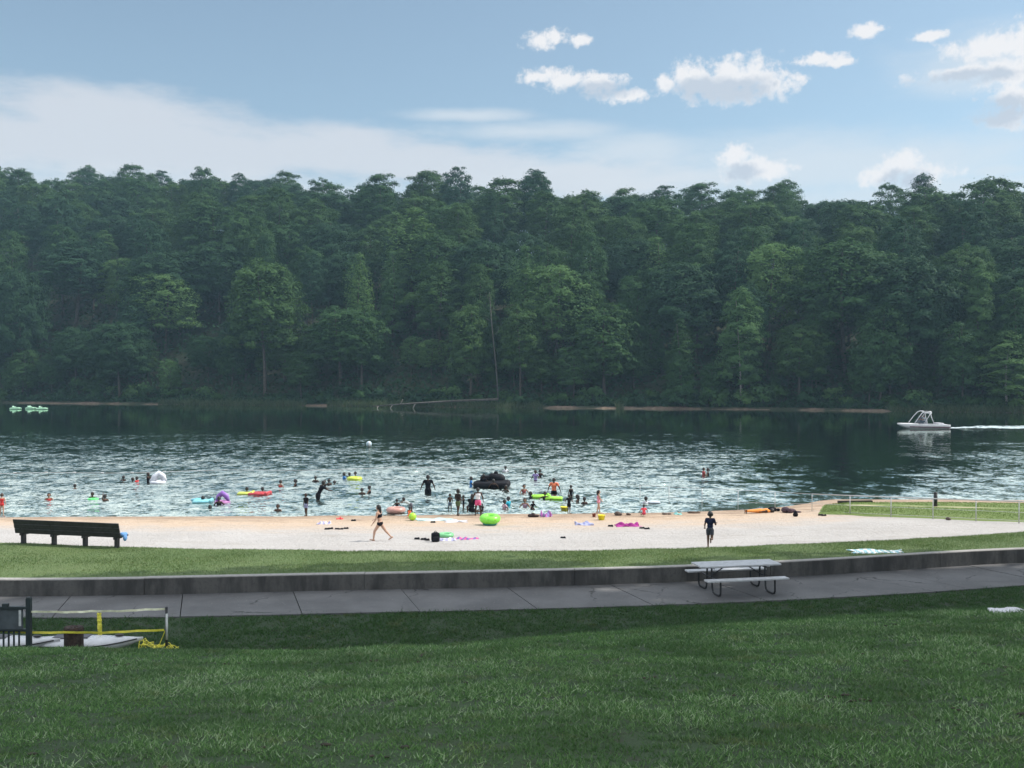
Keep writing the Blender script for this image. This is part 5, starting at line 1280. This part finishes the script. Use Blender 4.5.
while x < 108:
    y = float(f_shore(np.array([x]))[0]) + random.uniform(3.0, 11); key = random.choice(('willow', 'cedar', 'oak_wide', 'willow', 'oak', 'light'))
    H = random.uniform(7, 12.5); s = H / HT[key]; z = hz(x, y) - .4
    tree(key, (x, y, z), s, random.uniform(0, 6.28), {'willow': 'low drooping tree at the edge of the far wood', 'cedar': 'low cone shaped evergreen at the edge of the far wood', 'oak_wide': 'low dark spreading tree at the edge of the far wood', 'oak': 'low mid green spreading tree at the edge of the far wood', 'light': 'low pale green tree at the edge of the far wood'}[key], 'low trees edging the far wood', sw=s * random.uniform(1.0, 1.5)); nt += 1
    x += random.uniform(3.6, 8.0)
print('forest trees', nt + len(HERO))
# the wood goes on past both ends of the view as one mass
wrng = np.random.default_rng(5); parts_, tints_ = [], []
src = []
for k_ in ('oak', 'oak_wide', 'maple', 'hickory'):
    me = KINDS[k_][0]; nv = len(me.vertices); co = np.empty(nv * 3, np.float32); me.vertices.foreach_get('co', co); tn = np.empty(nv, np.float32); me.attributes['tint'].data.foreach_get('value', tn)
    Qd = co.reshape(-1, 4, 3); sel = wrng.random(len(Qd)) < .34; c_ = Qd[sel].mean(1, keepdims=True); src.append((c_ + (Qd[sel] - c_) * 1.65, tn.reshape(-1, 4)[sel]))
for d, sp in rows:
    ym = 205 + d
    for sgn in (-1, 1):
        x = sgn * (.54 * ym + 13)
        while abs(x) < .54 * ym + 95:
            y = float(f_shore(np.array([x]))[0]) + d + wrng.uniform(-5, 5); q, tn = src[wrng.integers(4)]; a = wrng.uniform(0, 6.28); sc = wrng.uniform(.82, 1.05); ca, sa_ = math.cos(a) * sc * 1.15, math.sin(a) * sc * 1.15
            v = np.stack([q[..., 0] * ca - q[..., 1] * sa_ + x, q[..., 0] * sa_ + q[..., 1] * ca + y, q[..., 2] * sc + hz(x, y) - .3], -1); parts_.append(v.reshape(-1, 3)); tints_.append(tn.ravel()); x += sgn * sp * 1.1 * wrng.uniform(.8, 1.2)
V = np.concatenate(parts_); tag(link('woodland', np_mesh('woodland', V, np.arange(len(V)).reshape(-1, 4), np.concatenate(tints_)), M_LEAF), kind='stuff')
# shrubs along the far bank
def bush_kind(seed, m):
    rng = np.random.default_rng(seed); lobes = [((rng.uniform(-1.3, 1.3), rng.uniform(-.8, .8), rng.uniform(.3, 1.5)), rng.uniform(.45, .8), .8) for _ in range(12)]
    me = crown_mesh('bush_leaves', lobes, .16, 130, rng); me.materials.append(m)
    sm = MB()
    for l in lobes[:7]: sm.tube([(l[0][0] * .15, l[0][1] * .15, -.3), l[0]], [.04, .012], 5)
    ms = sm.mesh('bush_stems'); ms.materials.append(M_BARK); return me, ms
BUSH = [bush_kind(31, M_LEAF), bush_kind(32, M_LEAFD), bush_kind(33, M_LEAFL)]
BL = ('mid green leafy bush on the far bank', 'dark leafy bush on the far bank', 'light green leafy bush on the far bank')
rr = random.Random(17)
for px in np.arange(-10, 1040, 15.5):
    if rr.random() < .18: continue
    px += rr.uniform(-6, 6); y = 200.0; d = rr.uniform(1.6, 5.5)
    for _ in range(5): x = (px - 512) / F * y; y = float(f_shore(np.array([x]))[0]) + d
    k = rr.choices((0, 1, 2), (5, 4, 2))[0]; s = rr.uniform(.9, 2.0)
    root = empty('bush', (x, y, hz(x, y) - .1), rr.uniform(0, 6), BL[k], 'bush', 'bushes along the far bank', s)
    for nm, me in zip(('leaves', 'stems'), BUSH[k]): c = bpy.data.objects.new(nm, me); COL.objects.link(c); c.parent = root
# undergrowth of the hill and reeds of the bank: nobody could count them
rng = np.random.default_rng(77); n = 120000; d = rng.random(n) ** 1.9 * 135 + 1.2; x = rng.uniform(-230, 230, n); y = f_shore(x) + d; k = np.abs(x) < .58 * y + 80; x, y, d = x[k], y[k], d[k]
z = hill_z(x, y) + rng.random(len(x)) ** 1.5 * np.interp(d, (1, 4, 12, 60, 100), (.8, 2.4, 6.0, 7.0, 9.0)); C = np.stack([x, y, z], -1); nn = rng.normal(size=C.shape) * .6 + np.array((0, -.3, .6)); nn /= np.linalg.norm(nn, axis=1)[:, None]
V = leaf_faces(C, nn, .38, rng); tag(link('undergrowth', np_mesh('undergrowth', V, np.arange(len(V)).reshape(-1, 4), np.repeat(rng.random(len(C)), 4)), M_LEAFD), kind='stuff')
n = 42000; x = rng.uniform(-135, 115, n); dd = rng.random(n) ** 1.4 * 5.0 - .15; cl = vnoise(x, x * 0, .10, 71) > .34; x, dd = x[cl], dd[cl]; y = f_shore(x) + dd
blades('bank_grass', x, y, hill_z(x, y), rng.uniform(.4, 1.35, len(x)), np.full(len(x), .16), blade_mat('bank_blade', (.075, .125, .055), (.10, .15, .065), (.16, .19, .10), (.14, .13, .07)), 1.2)
# bare leaning snag, fallen log with branches, pale rocks at the far waterline
y = 200.0
for _ in range(5): x = (498 - 512) / F * y; y = float(f_shore(np.array([x]))[0]) + 1.6
a = PY(498.5, 402, y); b_ = PY(489.5, 292, y)
sn = empty('dead_tree', (a.x, a.y, hz(a.x, a.y)), 0, 'bare pale leaning dead trunk at the far shore', 'dead tree'); O = sn.location
MB().tube([a - O - Vector((0, 0, .6)), a.lerp(b_, .3) - O + Vector((.10, 0, 0)), a.lerp(b_, .7) - O + Vector((-.08, 0, 0)), b_ - O], [.16, .13, .09, .04], 8).build('trunk', M_BARKG, sn, True)
for f, dx in ((.6, 1.2), (.72, -1.4), (.85, 1.0), (.92, -.8)):
    q = a.lerp(b_, f) - O; MB().tube([q, q + Vector((dx * .6, 0, .7)), q + Vector((dx, 0, 1.6))], [.06, .04, .015], 5).build('branch', M_BARKG, sn, True)
y0 = P(460, 406, .4).y - 1.0
la, lb = PY(372, 406.2, y0), PY(498, 399.3, y0 + 2.5); lg = empty('fallen_log', la, 0, 'long fallen pale log reaching out over the far waterline', 'log')
dv = lb - la; MB().tube([Vector((0, 0, 0)), dv * .3 + Vector((0, 0, .1)), dv * .65 + Vector((0, 0, .15)), dv], [.07, .14, .20, .24], 8).build('trunk', M_BARKG, lg, True)
for f, q in ((.05, (-.6, -.3, -1.0)), (.16, (-.9, -.3, -1.3)), (.22, (.5, 0, 1.0)), (.34, (-.8, -.4, -1.4))): c = dv * f; MB().tube([c, c + Vector(q) * .5 + Vector((.1, 0, .1)), c + Vector(q)], [.08, .06, .03], 5).build('branch', M_BARKP, lg, True)
# the tall shade trees of the near park, right of the slope; their crowns keep the near grass out of the sun
kind('shade', 38, 9.5, 22, 80, .55, 34, M_LEAF, 41, 'round', r0=.5, lr=(.26, .36))
for i in (0, 1): KINDS['shade'][i].materials.append((M_LEAF, M_BARK)[i])
NAMES['shade'] = 'shade_tree'; HT['shade'] = 38; HW['shade'] = 9.5
for (x, y, s) in SHADE: tree('shade', (x, y, float(ground_z(np.array([min(x, 40)]), np.array([y]))[0]) - .3), s, random.uniform(0, 6), 'tall broad crowned shade tree of the park beside the near slope', 'shade trees beside the near slope')
# ------------------------------------------------------------------ daylight
sd = bpy.data.lights.new('sun', 'SUN'); so = bpy.data.objects.new('sun', sd); COL.objects.link(so)
sd.energy = SUN_E; sd.angle = R(.55); sd.color = (1.0, .95, .88)
dirv = Vector((math.sin(R(SUN_AZ)) * math.cos(R(SUN_EL)), math.cos(R(SUN_AZ)) * math.cos(R(SUN_EL)), math.sin(R(SUN_EL))))
so.rotation_euler = (-dirv).to_track_quat('-Z', 'Y').to_euler(); so.location = dirv * 200
w = bpy.data.worlds.new('World'); scene.world = w; w.use_nodes = True; t = NT(w.node_tree)
for n_ in list(w.node_tree.nodes): w.node_tree.nodes.remove(n_)
out = t.node('ShaderNodeOutputWorld')
sky = t.node('ShaderNodeTexSky', sky_type='NISHITA'); sky.sun_disc = False; sky.sun_elevation = R(SUN_EL); sky.sun_rotation = R(SUN_AZ); sky.air_density = 1.0; sky.dust_density = 1.2; sky.ozone_density = 1.5; sky.altitude = 200
bg = t.node('ShaderNodeBackground'); bg.inputs['Strength'].default_value = SKY_S
hs = t.node('ShaderNodeHueSaturation'); hs.inputs['Saturation'].default_value = SKY_SAT; t.put(hs.inputs['Color'], sky.outputs[0]); tint = t.node('ShaderNodeMix', data_type='RGBA', blend_type='MULTIPLY'); tint.inputs['Factor'].default_value = 1; t.put(tint.inputs[6], hs.outputs[0]); tint.inputs[7].default_value = (.90, 1.03, 1.02, 1); t.put(bg.inputs['Color'], tint.outputs[2])
d = t.node('ShaderNodeTexCoord').outputs['Generated']; s = t.node('ShaderNodeSeparateXYZ'); t.put(s.inputs[0], d)
az = t.math('ARCTAN2', s.outputs[0], s.outputs[1]); el = t.math('ARCSINE', s.outputs[2])
cb = t.node('ShaderNodeCombineXYZ'); t.put(cb.inputs[0], az); t.put(cb.inputs[1], el); q = cb.outputs[0]
def dirn(px, row):
    v = ray(px, row).normalized(); return math.atan2(v.x, v.y), math.asin(v.z)
def field(blobs, vec):
    f = None
    for px, row, rx_, ry_ in blobs:
        a, e = dirn(px, row); m_ = t.node('ShaderNodeVectorMath', operation='MULTIPLY_ADD')
        sx, sy = F / rx_, F / ry_; t.put(m_.inputs[0], vec); m_.inputs[1].default_value = (sx, sy, 0); m_.inputs[2].default_value = (-a * sx, -e * sy, 0)
        v = t.math('SUBTRACT', 1.0, t.vmath('LENGTH', m_.outputs[0]))
        f = v if f is None else t.math('SMOOTH_MAX', f, v, .12)
    return f
CUM = [(540, 41, 20, 11), (555, 37, 16, 9), (580, 40, 13, 7), (541, 76, 24, 10), (566, 80, 30, 12), (598, 84, 34, 14), (628, 95, 30, 9), (667, 83, 14, 12),
       (690, 78, 28, 18), (712, 86, 44, 18), (740, 76, 42, 22), (772, 86, 34, 15), (730, 94, 56, 12), (822, 59, 32, 7), (838, 62, 26, 5), (868, 31, 20, 8), (878, 29, 14, 5), (930, 36, 20, 5),
       (736, 157, 20, 18), (750, 167, 32, 16), (774, 169, 22, 12), (905, 164, 26, 17), (925, 176, 32, 14), (880, 175, 28, 13), (1015, 95, 30, 17), (1008, 118, 28, 13), (1040, 100, 40, 22),
       (1000, 45, 56, 16), (975, 72, 62, 9), (1020, 68, 60, 20), (1045, 45, 60, 30)]
fb = t.noise(q, 55, 5, .60); fb2 = t.noise(q, 150, 7, .66); nz = t.math('ADD', t.math('MULTIPLY', t.math('SUBTRACT', fb, .5), 2.0), t.math('MULTIPLY', t.math('SUBTRACT', fb2, .5), 1.15))
f0 = t.math('ADD', field(CUM, q), nz)
alpha = t.ramp(f0, -.03, .68)
# the side away from the sun and the thick bases are grey, the rims towards the sun white
GREY_B = [(728, 91, 48, 12), (700, 88, 26, 10), (742, 172, 16, 9), (905, 180, 24, 10), (1000, 112, 28, 14), (600, 90, 34, 8), (965, 78, 44, 7)]
gsh = t.math('ADD', field(GREY_B, q), t.math('MULTIPLY', nz, .7)); shade = t.math('MULTIPLY', t.ramp(gsh, -.30, .45), .85)
ccol = t.mix(shade, (.97, .97, .99), (.56, .65, .77))
VEIL = [(100, 140, 190, 52), (-60, 130, 200, 50), (200, 150, 200, 44), (320, 152, 160, 34), (430, 165, 180, 30), (560, 180, 190, 26), (90, 112, 150, 30)]
WISP = [(470, 116, 95, 10), (520, 132, 140, 16), (640, 150, 120, 22), (1000, 170, 60, 12), (200, 190, 700, 26), (900, 195, 420, 26), (800, 168, 420, 50), (990, 62, 110, 40)]
st_ = t.vmath('MULTIPLY', q, (1.0, 3.0, 1.0)); vn = t.noise(st_, 8, 7, .64)
va = t.ramp(t.math('ADD', field(VEIL, q), t.math('MULTIPLY', t.math('SUBTRACT', vn, .5), 1.5)), -.05, .62, 0, .78)
wa = t.ramp(t.math('ADD', field(WISP, q), t.math('MULTIPLY', t.math('SUBTRACT', vn, .5), 1.3)), .0, .95, 0, .72)
# unseen cloud added over the rest of the sky, brightening shade and lake glints
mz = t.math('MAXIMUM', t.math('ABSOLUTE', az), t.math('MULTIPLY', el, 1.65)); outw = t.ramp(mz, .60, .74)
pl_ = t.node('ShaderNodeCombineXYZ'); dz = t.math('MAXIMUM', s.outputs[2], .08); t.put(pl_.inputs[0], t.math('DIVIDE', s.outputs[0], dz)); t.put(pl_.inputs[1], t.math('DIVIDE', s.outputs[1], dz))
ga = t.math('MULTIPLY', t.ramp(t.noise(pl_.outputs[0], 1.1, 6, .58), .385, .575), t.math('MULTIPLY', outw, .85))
def layer(prev, a_, col, strength):
    b2 = t.node('ShaderNodeBackground'); t.put(b2.inputs['Color'], col if isinstance(col, bpy.types.NodeSocket) else (*col, 1)); b2.inputs['Strength'].default_value = strength
    mx = t.node('ShaderNodeMixShader'); t.put(mx.inputs[0], a_); t.put(mx.inputs[1], prev); t.put(mx.inputs[2], b2.outputs[0]); return mx.outputs[0]
cur = layer(bg.outputs[0], va, (.80, .82, .87), CLOUD_S)
cur = layer(cur, wa, (.80, .86, .92), CLOUD_S)
cur = layer(cur, alpha, ccol, CLOUD_S)
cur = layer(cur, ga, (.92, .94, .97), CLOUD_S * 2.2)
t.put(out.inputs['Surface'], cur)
# the air over the lake: pale even haze, the sky outside it
if HAZE > 0:
    hb = MB().box((0, 190, 44), (700, 560, 94)); m = bpy.data.materials.new('thin_haze'); m.use_nodes = True; nt_ = m.node_tree
    for n_ in list(nt_.nodes): nt_.nodes.remove(n_)
    o_ = nt_.nodes.new('ShaderNodeOutputMaterial'); v_ = nt_.nodes.new('ShaderNodeVolumePrincipled'); v_.inputs['Color'].default_value = (.50, .78, 1.0, 1); v_.inputs['Density'].default_value = HAZE; v_.inputs['Anisotropy'].default_value = .2
    nt_.links.new(v_.outputs[0], o_.inputs['Volume']); tag(hb.build('haze', m), kind='stuff')
scene.view_settings.view_transform = 'Standard'; scene.view_settings.look = 'None'; scene.view_settings.gamma = 1; scene.view_settings.use_curve_mapping = False
scene.view_settings.exposure = EXPO
scene.render.engine = 'CYCLES'; cy = scene.cycles
cy.use_denoising = True; cy.max_bounces = 6; cy.diffuse_bounces = 2; cy.glossy_bounces = 3; cy.transmission_bounces = 3; cy.transparent_max_bounces = 6; cy.volume_bounces = 0
cy.caustics_reflective = False; cy.caustics_refractive = False; cy.sample_clamp_indirect = 4
